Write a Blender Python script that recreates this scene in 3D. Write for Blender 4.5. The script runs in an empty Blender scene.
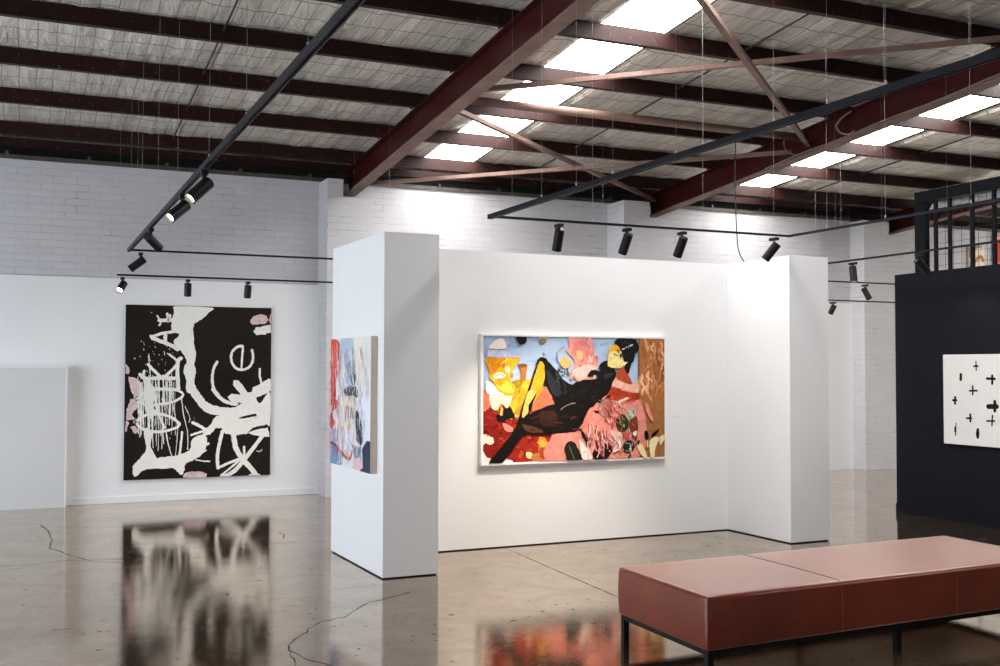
import bpy, bmesh, math, random
from mathutils import Vector, Matrix, noise
from mathutils.geometry import tessellate_polygon

C = bpy.context.scene.collection
PI = math.pi
DL = 0.0225            # the display partition stands a touch askew of the building
YK = 12.19             # inner face of the brick wall
SL = -0.0828           # roof pitch
def zroof(y, z0=4.903): return z0 + SL * y
def P2B(x, y, z=0.0):  # partition frame -> building frame
    c, s = math.cos(DL), math.sin(DL)
    return (x * c - y * s, x * s + y * c, z)

# ------------------------------------------------------------------ materials
def srgb(h):
    r = []
    for i in (0, 2, 4):
        v = int(h[i:i + 2], 16) / 255
        r.append(v / 12.92 if v <= .04045 else ((v + .055) / 1.055) ** 2.4)
    return (*r, 1)

class NT:
    def __init__(s, name):
        s.m = bpy.data.materials.new(name); s.m.use_nodes = True
        s.t = s.m.node_tree; s.n = s.t.nodes; s.n.clear()
        s.out = s.n.new('ShaderNodeOutputMaterial')
    def new(s, ty, **kw):
        n = s.n.new('ShaderNode' + ty)
        for k, v in kw.items(): setattr(n, k, v)
        return n
    def link(s, a, b): s.t.links.new(a, b)
    def bsdf(s, **kw):
        b = s.new('BsdfPrincipled')
        for k, v in kw.items(): b.inputs[k.replace('_', ' ')].default_value = v
        s.link(b.outputs[0], s.out.inputs[0]); return b
    def coord(s, scale=(1, 1, 1), kind='Object'):
        c = s.new('TexCoord'); m = s.new('Mapping'); m.inputs['Scale'].default_value = scale
        s.link(c.outputs[kind], m.inputs[0]); return m.outputs[0]
    def noise(s, vec, scale, detail=4, rough=.5, dist=0):
        n = s.new('TexNoise'); n.inputs['Scale'].default_value = scale
        n.inputs['Detail'].default_value = detail; n.inputs['Roughness'].default_value = rough
        n.inputs['Distortion'].default_value = dist
        s.link(vec, n.inputs['Vector']); return n.outputs[0]
    def ramp(s, fac, stops):
        r = s.new('ValToRGB'); e = r.color_ramp.elements
        while len(e) < len(stops): e.new(.5)
        for i, (p, c) in enumerate(stops):
            e[i].position = p; e[i].color = c if len(c) == 4 else (*c, 1)
        s.link(fac, r.inputs[0]); return r.outputs[0]
    def mix(s, fac, a, b, mode='MIX'):
        m = s.new('Mix', data_type='RGBA', blend_type=mode)
        if isinstance(fac, (int, float)): m.inputs[0].default_value = fac
        else: s.link(fac, m.inputs[0])
        for sock, v in ((m.inputs[6], a), (m.inputs[7], b)):
            if isinstance(v, tuple): sock.default_value = v if len(v) == 4 else (*v, 1)
            else: s.link(v, sock)
        return m.outputs[2]
    def math(s, op, a, b=None):
        m = s.new('Math', operation=op)
        for i, v in enumerate((a, b)):
            if v is None: continue
            if isinstance(v, (int, float)): m.inputs[i].default_value = v
            else: s.link(v, m.inputs[i])
        return m.outputs[0]
    def bump(s, h, strength, dist, b):
        n = s.new('Bump'); n.inputs['Strength'].default_value = strength; n.inputs['Distance'].default_value = dist
        s.link(h, n.inputs['Height']); s.link(n.outputs[0], b.inputs['Normal']); return n

def g(v): return (v, v, v, 1)

def simple(name, col, rough=.5, metal=0, var=.08, scale=8, bump=0, spec=.5, coat=0):
    t = NT(name); b = t.bsdf(Roughness=rough, Metallic=metal)
    b.inputs['Specular IOR Level'].default_value = spec
    b.inputs['Coat Weight'].default_value = coat
    v = t.coord()
    n = t.noise(v, scale, 5, .6)
    c0 = tuple(x * (1 - var) for x in col[:3]); c1 = tuple(min(1, x * (1 + var)) for x in col[:3])
    t.link(t.ramp(n, [(.3, c0), (.7, c1)]), b.inputs['Base Color'])
    if bump: t.bump(t.noise(v, scale * 6, 4), bump, .01, b)
    return t.m

M = {}
M['white_paint'] = simple('white_wall_paint', (.84, .845, .85), .55, var=.012, scale=2, bump=.03)
M['panel_white'] = simple('grey_white_paint', (.66, .66, .655), .6, var=.02, scale=2, bump=.03)
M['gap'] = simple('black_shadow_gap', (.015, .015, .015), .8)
M['navy'] = simple('navy_black_paint', (.0040, .0048, .0095), .6, var=.15, scale=3, bump=.03, spec=.2)
M['frame_navy'] = simple('blue_black_steel', (.003, .004, .0075), .5, var=.2, scale=5, spec=.15)
M['track'] = simple('black_track', (.006, .007, .013), .4, var=.1, spec=.22)
M['lamp_black'] = simple('black_lamp', (.006, .006, .007), .45, var=.1, spec=.3)
M['alu'] = simple('aluminium', (.7, .7, .72), .3, metal=.9)
M['wire'] = simple('steel_wire', (.45, .45, .45), .5, metal=.2)
M['cable_black'] = simple('black_cable', (.02, .02, .02), .5)
M['cable_grey'] = simple('grey_cable', (.20, .16, .15), .5)
M['steel_black'] = simple('black_steel', (.005, .005, .005), .5, spec=.2)
M['timber_tan'] = simple('raw_linen_edge', (.74, .60, .50), .7, var=.06, scale=30)
M['frame_white'] = simple('white_frame', (.86, .85, .83), .4, var=.02)
M['canvas_black'] = simple('canvas_black', (.010, .0065, .0042), .6, var=.6, scale=1.3, spec=.2)
M['plate'] = simple('galvanised_plate', (.10, .088, .075), .5, metal=.4, var=.3, scale=12)
M['duct'] = simple('silver_duct', (.55, .56, .58), .35, metal=.7)
M['card'] = simple('white_card', (.8, .8, .8), .5)
M['plastic'] = simple('grey_plastic', (.25, .24, .23), .5)

def emis(name, col, st):
    t = NT(name); e = t.new('Emission'); e.inputs[0].default_value = (*col, 1); e.inputs[1].default_value = st
    t.link(e.outputs[0], t.out.inputs[0]); return t.m
M['sky_pane'] = emis('skylight_daylight', (1, .985, .97), 16.5)
M['win_blue'] = emis('window_daylight_blue', (.80, .89, 1), 9.0)
M['win_right'] = emis('window_daylight_right', (1, .98, .94), 6.0)  # glow of the pane added on the right to brighten that end
M['win_neutral'] = emis('window_daylight', (.72, .80, 1), .20)
M['lens'] = emis('lit_lens', (1, .85, .62), 14)

def brick():
    t = NT('white_painted_brick'); b = t.bsdf(Roughness=.62)
    tc = t.new('TexCoord'); sep = t.new('SeparateXYZ'); t.link(tc.outputs['Object'], sep.inputs[0])
    cmb = t.new('CombineXYZ')
    t.link(t.math('ADD', sep.outputs[0], sep.outputs[1]), cmb.inputs[0]); t.link(sep.outputs[2], cmb.inputs[1])
    br = t.new('TexBrick'); t.link(cmb.outputs[0], br.inputs['Vector'])
    br.inputs['Scale'].default_value = 1.0; br.inputs['Mortar Size'].default_value = .004
    br.inputs['Mortar Smooth'].default_value = .3; br.inputs['Brick Width'].default_value = .235
    br.inputs['Row Height'].default_value = .0755; br.inputs['Bias'].default_value = 0
    br.inputs['Color1'].default_value = (.62, .61, .63, 1); br.inputs['Color2'].default_value = (.59, .58, .60, 1)
    br.inputs['Mortar'].default_value = (.55, .54, .555, 1)
    n = t.noise(tc.outputs['Object'], 3.2, 4, .65)
    gap = t.math('MULTIPLY', br.outputs['Fac'], t.ramp(n, [(.54, g(0)), (.64, g(1))]))
    col = t.mix(t.math('MULTIPLY', gap, .55), br.outputs['Color'], (.20, .19, .19))
    st = t.ramp(t.noise(tc.outputs['Object'], 1.1, 5, .6), [(.3, g(.93)), (.7, g(1))])
    t.link(t.mix(1.0, col, st, 'MULTIPLY'), b.inputs['Base Color'])
    h = t.math('ADD', t.math('MULTIPLY', br.outputs['Fac'], -1.0), t.math('MULTIPLY', t.noise(tc.outputs['Object'], 30, 4), .5))
    t.bump(h, .6, .006, b)
    return t.m
M['brick'] = brick()

def foil():
    t = NT('silver_foil_insulation'); b = t.bsdf(Roughness=.38, Metallic=.5)
    tc = t.new('TexCoord'); sep = t.new('SeparateXYZ'); t.link(tc.outputs['Object'], sep.inputs[0])
    wob = t.math('MULTIPLY', t.math('SUBTRACT', t.noise(tc.outputs['Object'], 3.5, 3), .5), .02)
    def line(axis, per, w):
        v = t.math('ADD', sep.outputs[axis], wob)
        f = t.math('FRACT', t.math('DIVIDE', v, per))
        return t.math('LESS_THAN', t.math('ABSOLUTE', t.math('SUBTRACT', f, .5)), w / per / 2)
    grid = t.math('MAXIMUM', line(0, .140, .0065), line(1, .30, .014))
    va = t.coord((9, 1.2, 1)); vb = t.coord((22, 3, 1))
    n1 = t.noise(va, 1.0, 5, .6, .6); n2 = t.noise(vb, 1.0, 4, .7, .4)
    col = t.ramp(n1, [(.28, (.50, .45, .38)), (.5, (.80, .74, .65)), (.72, (.94, .90, .82))])
    col = t.mix(.35, col, t.ramp(n2, [(.3, (.34, .31, .27)), (.7, (.95, .92, .86))]))
    col = t.mix(t.math('MULTIPLY', grid, .7), col, (.07, .06, .05))
    t.link(col, b.inputs['Base Color'])
    cr = t.noise(t.coord((24, 14, 1)), 1.0, 8, .75, 1.2)
    t.bump(t.math('ADD', cr, t.math('MULTIPLY', n1, 1.2)), 1.0, .032, b)
    return t.m
M['foil'] = foil()

def redsteel(name, col, rough=.42):
    t = NT(name); b = t.bsdf(Roughness=rough); v = t.coord(); b.inputs['Specular IOR Level'].default_value = .2
    n = t.noise(v, 3.5, 6, .65); n2 = t.noise(v, 30, 4, .6)
    d = tuple(x * .62 for x in col); l = tuple(min(1, x * 1.35) for x in col)
    c = t.ramp(n, [(.25, d), (.5, col), (.75, l)])
    c = t.mix(t.ramp(n2, [(.62, g(0)), (.72, g(.35))]), c, (.22, .17, .14))
    t.link(c, b.inputs['Base Color']); t.bump(n2, .15, .004, b)
    return t.m
M['red_steel'] = redsteel('red_oxide_steel', (.042, .005, .004), .42)
M['purlin'] = redsteel('dark_red_purlin', (.018, .004, .003), .55)
M['brace'] = redsteel('dusty_brown_steel', (.20, .125, .10), .6)  # brown of the braces, also the floor-lit tone of the rafter bottom flanges

def concrete():
    t = NT('polished_concrete'); b = t.bsdf(Roughness=.1, Metallic=.72)
    v = t.coord()
    big = t.noise(v, .45, 6, .62, .5); mid = t.noise(v, 2.6, 8, .68, .8); fine = t.noise(v, 40, 6, .75)
    col = t.ramp(big, [(.3, (.10, .060, .036)), (.5, (.20, .135, .088)), (.7, (.32, .235, .165))])
    col = t.mix(.55, col, t.ramp(mid, [(.34, (.035, .019, .010)), (.5, (.17, .112, .07)), (.66, (.42, .31, .22))]))
    col = t.mix(.45, col, t.ramp(fine, [(.38, (.02, .013, .008)), (.6, (.34, .25, .17))]))
    # dark elongated scuffs and pale specks
    sc = t.noise(t.coord((.9, 5.0, 1)), 2.6, 5, .7, 1.2)
    col = t.mix(t.ramp(sc, [(.60, g(0)), (.68, g(.8))]), col, (.022, .017, .013))
    sp = t.noise(v, 11, 3, .5)
    col = t.mix(t.ramp(sp, [(.70, g(0)), (.76, g(.5))]), col, (.02, .016, .013))
    t.link(col, b.inputs['Base Color'])
    r = t.ramp(t.noise(v, 3.2, 7, .7, .6), [(.3, g(.025)), (.54, g(.05)), (.72, g(.15))])
    b.inputs['Specular IOR Level'].default_value = .5
    b.inputs['IOR'].default_value = 1.5
    b.inputs['Coat Weight'].default_value = 1.0
    b.inputs['Coat IOR'].default_value = 1.7; b.inputs['Coat Tint'].default_value = (1, .95, .88, 1)
    t.link(r, b.inputs['Coat Roughness'])
    cw = t.ramp(t.noise(v, 3.0, 8, .75, .8), [(.36, g(.50)), (.58, g(.95))])
    b.inputs['Specular Tint'].default_value = (1, .88, .73, 1)
    mk = t.math('MAXIMUM', t.ramp(t.noise(t.coord((1.6, 3.4, 1)), 4.2, 4, .6, 1.5), [(.66, g(0)), (.685, g(1))]), t.ramp(t.noise(v, 17, 2, .5), [(.70, g(0)), (.72, g(1))]))
    mk = t.math('MULTIPLY', mk, t.ramp(t.noise(v, 1.3, 3, .6), [(.42, g(0)), (.55, g(.85))]))
    t.link(t.math('MULTIPLY', cw, t.math('SUBTRACT', 1.0, mk)), b.inputs['Coat Weight'])
    t.link(t.mix(mk, col, (.015, .011, .008)), b.inputs['Base Color'])
    t.link(t.math('ADD', r, t.math('MULTIPLY', mk, .5)), b.inputs['Roughness'])
    bp = t.bump(t.math('ADD', t.math('MULTIPLY', t.noise(v, 7, 5, .6), .3), t.math('MULTIPLY', t.noise(v, 60, 3, .7), .2)), .065, .02, b)
    t.link(bp.outputs[0], b.inputs['Coat Normal'])
    return t.m
M['concrete'] = concrete()
M['crack'] = simple('crack_dirt', (.018, .014, .011), .8)

def leather():
    t = NT('tan_red_leather'); b = t.bsdf(Roughness=.33)
    v = t.coord(); n = t.noise(v, 1.6, 5, .6, .4); f = t.noise(v, 55, 5, .7)
    c = t.ramp(n, [(.3, (.11, .008, .002)), (.55, (.175, .019, .005)), (.75, (.26, .042, .012))])
    c = t.mix(.2, c, t.ramp(f, [(.35, (.12, .015, .008)), (.65, (.34, .05, .018))]))
    t.link(c, b.inputs['Base Color'])
    vo = t.new('TexVoronoi'); vo.inputs['Scale'].default_value = 260; t.link(v, vo.inputs['Vector'])
    b.inputs['Coat Weight'].default_value = .7; b.inputs['Coat Roughness'].default_value = .30
    b.inputs['Specular IOR Level'].default_value = .15; b.inputs['Coat IOR'].default_value = 1.6; b.inputs['Sheen Weight'].default_value = .7; b.inputs['Sheen Roughness'].default_value = .35; b.inputs['Sheen Tint'].default_value = (1, .78, .62, 1); b.inputs['Coat Tint'].default_value = (1, .9, .8, 1)
    t.bump(t.math('ADD', vo.outputs[0], t.math('MULTIPLY', n, .6)), .12, .003, b)
    return t.m
M['leather'] = leather()
M['thread'] = simple('tan_thread', (.38, .12, .05), .7)

# ------------------------------------------------------------------ mesh helpers
def obj(name, bm, mats, parent=None, smooth=False, loc=None, rz=0.0, bevel=0.0, seg=2):
    me = bpy.data.meshes.new(name)
    bmesh.ops.recalc_face_normals(bm, faces=bm.faces[:])
    bm.to_mesh(me); bm.free()
    if not isinstance(mats, (list, tuple)): mats = [mats]
    for m in mats: me.materials.append(m)
    if smooth:
        for p in me.polygons: p.use_smooth = True
    o = bpy.data.objects.new(name, me); C.objects.link(o)
    if parent: o.parent = parent
    if loc: o.location = loc
    o.rotation_euler.z = rz
    if bevel:
        md = o.modifiers.new('bevel', 'BEVEL'); md.width = bevel; md.segments = seg; md.limit_method = 'ANGLE'
        md.angle_limit = .6
    return o

def tag(o, label=None, cat=None, group=None, kind=None):
    if label: o['label'] = label
    if cat: o['category'] = cat
    if group: o['group'] = group
    if kind: o['kind'] = kind
    return o

def empty(name, loc=(0, 0, 0), rz=0.0, **kw):
    o = bpy.data.objects.new(name, None); C.objects.link(o)
    o.location = loc; o.rotation_euler.z = rz; o.empty_display_size = .1
    return tag(o, **kw)

def box(bm, x0, x1, y0, y1, z0, z1, mi=0):
    v = [bm.verts.new(p) for p in ((x0, y0, z0), (x1, y0, z0), (x1, y1, z0), (x0, y1, z0),
                                   (x0, y0, z1), (x1, y0, z1), (x1, y1, z1), (x0, y1, z1))]
    for f in ((0, 3, 2, 1), (4, 5, 6, 7), (0, 1, 5, 4), (1, 2, 6, 5), (2, 3, 7, 6), (3, 0, 4, 7)):
        bm.faces.new([v[i] for i in f]).material_index = mi
    return bm
def BX(*a): return box(bmesh.new(), *a)

def bar(bm, a, b, w, h, up=(0, 0, 1)):
    """rectangular bar from a to b, w across, h along 'up'"""
    a, b = Vector(a), Vector(b); d = (b - a).normalized(); u = Vector(up)
    s = d.cross(u).normalized(); u = s.cross(d).normalized()
    vs = []
    for p in (a, b):
        for i, j in ((-1, -1), (1, -1), (1, 1), (-1, 1)):
            vs.append(bm.verts.new(p + s * (i * w / 2) + u * (j * h / 2)))
    for f in ((0, 1, 2, 3), (7, 6, 5, 4), (0, 4, 5, 1), (1, 5, 6, 2), (2, 6, 7, 3), (3, 7, 4, 0)):
        bm.faces.new([vs[i] for i in f])
    return bm

def tube(bm, pts, r, n=8, cap=True):
    pts = [Vector(p) for p in pts]; rings = []; ref = None
    for i, p in enumerate(pts):
        d = (pts[min(i + 1, len(pts) - 1)] - pts[max(i - 1, 0)]).normalized()
        if ref is None: ref = Vector((0, 0, 1)) if abs(d.z) < .9 else Vector((1, 0, 0))
        s = d.cross(ref).normalized(); u = s.cross(d).normalized(); ref = u
        rr = r[i] if isinstance(r, (list, tuple)) else r
        rings.append([bm.verts.new(p + s * (rr * math.cos(2 * PI * k / n)) + u * (rr * math.sin(2 * PI * k / n))) for k in range(n)])
    for a, b in zip(rings, rings[1:]):
        for k in range(n): bm.faces.new((a[k], a[(k + 1) % n], b[(k + 1) % n], b[k]))
    if cap: bm.faces.new(rings[0][::-1]); bm.faces.new(rings[-1])
    return bm
def TB(*a, **k): return tube(bmesh.new(), *a, **k)

# ------------------------------------------------------------------ setting
tag(obj('floor', BX(-4.6, 16.2, -5.2, 12.5, -.12, 0), M['concrete']), kind='structure')
floor = bpy.data.objects['floor']

# cracks and saw cut: dirt lines lying in the floor
def ribbon(pts, w, z=.0006, jit=0.0, seed=1):
    rnd = random.Random(seed); bm = bmesh.new(); P = []
    for (a, b) in zip(pts, pts[1:]):
        n = max(1, int(math.dist(a, b) / .05))
        for i in range(n):
            t = i / n; P.append((a[0] + (b[0] - a[0]) * t + rnd.uniform(-jit, jit), a[1] + (b[1] - a[1]) * t + rnd.uniform(-jit, jit)))
    P.append(pts[-1]); prev = None
    for i, p in enumerate(P):
        q = P[min(i + 1, len(P) - 1)]; o = P[max(i - 1, 0)]
        d = Vector((q[0] - o[0], q[1] - o[1], 0)).normalized(); s = Vector((-d.y, d.x, 0)) * (w * rnd.uniform(.15, .75) / 2)
        a = bm.verts.new(Vector((p[0], p[1], z)) + s); b = bm.verts.new(Vector((p[0], p[1], z)) - s)
        if prev: bm.faces.new((prev[0], prev[1], b, a))
        prev = (a, b)
    return bm
for i, (pl, w, j) in enumerate([
    ([(.168, 10.761), (.22, 10.407), (.247, 9.791), (.223, 9.366), (.29, 9.133), (.451, 8.682), (.549, 8.549), (.70, 8.45)], .016, .012),
    ([(-1.0, 8.7), (-.129, 8.666), (.071, 8.623), (.278, 8.711), (.52, 8.652), (.9, 8.60), (1.2, 8.72)], .012, .01),
    ([(2.3, 6.60), (1.95, 6.40), (1.739, 6.108), (1.574, 6.046), (1.44, 5.851), (1.349, 5.702), (1.274, 5.557), (1.255, 5.35), (1.2, 5.1), (1.0, 4.8)], .014, .012),
    ([(1.279, 5.512), (1.31, 5.341), (1.36, 5.204), (1.5, 4.9)], .012, .012),
    ([(3.575, 7.86), (3.475, 5.918), (3.42, 4.6)], .010, .002),
    ([(2.08, 9.43), (2.10, 9.3), (2.05, 9.133)], .02, .006),
    ([(1.311, 8.795), (1.648, 8.913), (2.0, 8.86), (2.34, 8.821)], .010, .008)]):
    obj('crack', ribbon(pl, w, .0006 + i * .0001, j, i), M['crack'], floor)

# back wall: painted brick with three engaged piers
obj('wall_back', BX(-4.6, 16.2, YK, YK + .24, 0, 3.62), M['brick'])
tag(bpy.data.objects['wall_back'], kind='structure')
PIERS = [(3.12, 3.66, 11.80), (6.97, 7.85, 11.76), (11.05, 12.0, 11.90)]
for i, (a, b, y) in enumerate(PIERS):
    xr_ = (3.31, 7.36, 11.52)[i]; bm = BX(a, xr_ - .005, y, YK - .001, 0, 3.60)
    box(bm, xr_ - .005, b, y, YK - .001, 0, 3.40); o = obj('brick_pier', bm, M['brick'])
    tag(o, ['white painted brick pier left of the free-standing partition, under the first rafter',
            'white painted brick pier behind the partition, under the middle rafter end',
            'white painted brick pier at the right, between the partition and the navy wall'][i], 'pier', 'brick piers of the back wall')
bm = BX(-4.6, 3.12, YK - .035, YK, 0, 2.41)
tag(obj('wall_lining_left', bm, M['white_paint']), kind='structure')
tag(obj('wall_lining_right', BX(7.85, 11.05, YK - .035, YK, 0, 2.41), M['white_paint']), kind='structure')
bpy.data.objects['wall_lining_left'].name = 'wall_back_lining_left'
bpy.data.objects['wall_lining_right'].name = 'wall_back_lining_right'
tag(obj('baseboard_back', BX(-4.6, 3.12, YK - .05, YK - .035, 0, .075), M['white_paint'], bevel=.004), kind='structure')
# wall plate on top of the brick
pl = bmesh.new()
box(pl, -4.5, 16.1, YK - .02, YK + .2, 3.62, 3.665)
for k in range(26):
    x = -4.2 + k * .8; box(pl, x, x + .03, YK - .03, YK + .1, 3.665, 3.70)
tag(obj('trim_1', pl, M['plate']), kind='structure')
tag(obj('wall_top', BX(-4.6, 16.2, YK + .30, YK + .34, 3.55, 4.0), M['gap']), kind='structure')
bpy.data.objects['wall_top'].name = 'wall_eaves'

# unseen sides of the shed, with windows and one added fill pane
def holed(name, x0, x1, y0, y1, z1, axis, holes, m):
    bm = bmesh.new(); lo, hi = (x0, x1) if axis == 'x' else (y0, y1); cur = lo
    def bb(a, b, za, zb):
        if axis == 'x': box(bm, a, b, y0, y1, za, zb)
        else: box(bm, x0, x1, a, b, za, zb)
    for a, b, za, zb in holes:
        bb(cur, a, 0, z1)
        if za > 0: bb(a, b, 0, za)
        bb(a, b, zb, z1); cur = b
    bb(cur, hi, 0, z1)
    return tag(obj(name, bm, m), kind='structure')
holed('wall_left', -4.6, -4.4, -5.2, YK, 5.4, 'y', [(-1.5, 1.5, .9, 2.4), (5.6, 10.4, .3, 2.3)], M['white_paint'])
tag(obj('window_1', BX(-4.52, -4.5, 5.6, 10.4, .3, 2.3), M['win_blue']), kind='structure')
tag(obj('window_2', BX(-4.52, -4.5, -1.5, 1.5, .9, 2.4), M['win_blue']), kind='structure')
holed('wall_front', -4.4, 16.0, -5.2, -5.0, 5.5, 'x', [(-3, 1, .9, 3.2), (2.5, 7.5, .9, 3.2), (9, 14, .9, 3.2)], M['white_paint'])
for i, (a, b) in enumerate([(-3, 1), (2.5, 7.5), (9, 14)]):
    tag(obj('window_%d' % (3 + i), BX(a, b, -5.12, -5.1, .9, 3.2), M['win_neutral']), kind='structure')
holed('wall_right', 16.0, 16.2, -5.2, YK, 5.4, 'y', [(1, 5, .9, 3.0), (8.5, 11.5, .9, 3.0)], M['white_paint'])
tag(obj('window_6', BX(16.1, 16.12, 8.5, 11.5, .9, 3.0), M['win_right']), kind='structure')  # added glowing pane, out of view, brightens the far right wall
tag(obj('window_7', BX(16.1, 16.12, 1, 5, .9, 3.0), M['win_neutral']), kind='structure')

# foil ceiling under the roof sheets, open where the two strips of translucent sheet run
STRIPS = [(4.28, 4.925), (8.74, 9.34)]
PY = [11.8 - 1.046 * k for k in range(9)]
def foil_mesh():
    xs = []; x = -4.6
    stops = sorted([s for p in STRIPS for s in p] + [16.2])
    while x < 16.2 - 1e-6:
        xs.append(x); step = .028 if -1 < x < 13 else .1
        nx = x + step
        for s in stops:
            if x < s - 1e-6 < nx: nx = s
        x = nx
    xs.append(16.2)
    ys = [-5.2 + .5 * i for i in range(17)]; y = 3.2
    while y < 12.52: ys.append(y); y += .05
    verts = []
    for y in ys:
        dmin = min(abs(y - p + .03) for p in PY); u = min(1, dmin / .5)
        sag = .035 * math.sin(u * PI / 2) if y > 3.2 else 0
        for x in xs:
            z = zroof(y) - sag * (.6 + .8 * noise.noise(Vector((x * .9, y * .8, 0))))
            z += .016 * noise.noise(Vector((x * 7.0, y * .9, 3))) + .010 * noise.noise(Vector((x * 17, y * 3.0, 9)))
            z += .010 * noise.noise(Vector((x * 3.0, y * 9.0, 5))) * (1 if dmin < .3 else .4)
            edge = min(abs(x - s) for p in STRIPS for s in p)
            if edge < .03: z = zroof(y)
            verts.append((x, y, z))
    nx = len(xs); faces = []
    for j in range(len(ys) - 1):
        for i in range(nx - 1):
            xm = (xs[i] + xs[i + 1]) / 2
            if any(a < xm < b for a, b in STRIPS) and 3.15 < ys[j] < 12.04: continue
            faces.append((j * nx + i, (j + 1) * nx + i, (j + 1) * nx + i + 1, j * nx + i + 1))
    me = bpy.data.meshes.new('ceiling'); me.from_pydata(verts, [], faces)
    for p in me.polygons: p.use_smooth = True
    me.materials.append(M['foil']); o = bpy.data.objects.new('ceiling', me); C.objects.link(o)
    tag(o, kind='structure')
foil_mesh()
for i, (a, b) in enumerate(STRIPS):
    bm = bmesh.new()
    n = 24; rows = [3.2, 12.08]; grid = []
    for y in rows:
        grid.append([bm.verts.new((a - .01 + (b - a + .02) * t / n, y, zroof(y) + .03 + .008 * math.sin(t * PI / 1.5))) for t in range(n + 1)])
    for t in range(n): bm.faces.new((grid[0][t], grid[1][t], grid[1][t + 1], grid[0][t + 1]))
    tag(obj('window_%d' % (8 + i), bm, M['sky_pane']), kind='structure')
# roof over everything
bm = bmesh.new()
v = [bm.verts.new(p) for p in ((-4.6, -5.2, zroof(-5.2) + .12), (16.2, -5.2, zroof(-5.2) + .12), (16.2, 12.55, zroof(12.55) + .12), (-4.6, 12.55, zroof(12.55) + .12))]
bm.faces.new(v); tag(obj('ceiling_roof_sheet', bm, M['plate']), kind='structure')

# rafters: I beams following the pitch
def rafter(x, label):
    r = empty('rafter', (x, 0, 0), label=label, cat='roof beam', group='red steel rafters')
    w, zb, dep = .136, 4.4785, .285
    y0, y1 = -4.95, YK - .01
    bot = bmesh.new(); top = bmesh.new(); web = bmesh.new()
    def slab(bm, xa, xb, za, zb_):
        vs = []
        for y in (y0, y1):
            for (xx, zz) in ((xa, za), (xb, za), (xb, zb_), (xa, zb_)):
                vs.append(bm.verts.new((xx, y, 4.4785 + SL * y + zz)))
        for f in ((0, 1, 2, 3), (7, 6, 5, 4), (0, 4, 5, 1), (1, 5, 6, 2), (2, 6, 7, 3), (3, 7, 4, 0)):
            bm.faces.new([vs[i] for i in f])
    slab(bot, 0, w, 0, .014); slab(top, 0, w, dep - .014, dep); slab(web, w / 2 - .005, w / 2 + .005, .014, dep - .014)
    obj('bottom_flange', bot, M['brace'], r); obj('top_flange', top, M['red_steel'], r); obj('web', web, M['red_steel'], r)  # bottom flange lighter: floor light on its underside put into the colour
    # end plate against the pier
    ye = YK - .012 if x < 3 else None
    for py in PY[:6]:
        c = bmesh.new(); yy = py - .03; z = 4.4785 + SL * yy + dep
        box(c, -.03, -.022, yy - .02, yy + .05, z - .01, z + .11)
        obj('cleat', c, M['purlin'], r)
        b = TB([(-.06, yy + .012, z + .06), (-.034, yy + .012, z + .06)], .011, 6); obj('bolt', b, M['wire'], r)
    return r
rafter(3.4116, 'thick dark red steel rafter left of the skylight strip, nearest to the left')
rafter(7.5736, 'middle dark red steel rafter with grey cables looped on its side')
rafter(11.7356, 'short-looking red steel rafter at the far right, partly behind the black steel frame')

# purlins: C sections over the rafters, one run each
ORD = ['nearest the brick wall', 'second out from the brick wall', 'third out from the brick wall',
       'fourth out from the brick wall', 'fifth out from the brick wall', 'sixth out from the brick wall']
def purlin(y, label):
    z = 4.4785 + .287 + SL * y; bm = bmesh.new(); d, fl, t, lip = .132, .062, .004, .016
    prof = [(0, 0), (fl, 0), (fl, lip), (fl - t, lip), (fl - t, t), (t, t), (t, d - t), (fl - t, d - t), (fl - t, d - lip), (fl, d - lip), (fl, d), (0, d)]
    rows = []
    for x in (-4.35, 15.95):
        rows.append([bm.verts.new((x, y - fl + a, z + b)) for a, b in prof])
    n = len(prof)
    for i in range(n): bm.faces.new((rows[0][i], rows[0][(i + 1) % n], rows[1][(i + 1) % n], rows[1][i]))
    bm.faces.new(rows[0]); bm.faces.new(rows[1][::-1])
    return tag(obj('purlin', bm, M['purlin']), label, 'roof beam', 'steel purlins under the foil')
for k in range(6):
    purlin(PY[k], 'dark red purlin under the foil, ' + ORD[k])
purl_e = bmesh.new(); box(purl_e, -4.35, 15.95, 12.11, 12.17, 3.745, 3.830)
tag(obj('purlin', purl_e, M['purlin']), 'dark steel eaves purlin directly above the top of the brick wall', 'roof beam', 'steel purlins under the foil')

# sag rods between purlins, mid bay
for bay, x in enumerate((1.42, 5.70, 9.85)):
    r = empty('bridging_rod', (x, 0, 0), label='thin black bridging rod crossing the purlins in the ' + ['left roof bay', 'middle roof bay beside the skylight strip', 'right roof bay beyond the middle rafter'][bay], cat='rod', group='bridging rods')
    for k in range(5):
        ya, yb = PY[k] - .062, PY[k + 1]
        b = TB([(0, yb + .0, zroof(yb) - .055), (0, ya, zroof(ya) - .055)], .009, 6); obj('rod_length', b, M['cable_black'], r)

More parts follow.
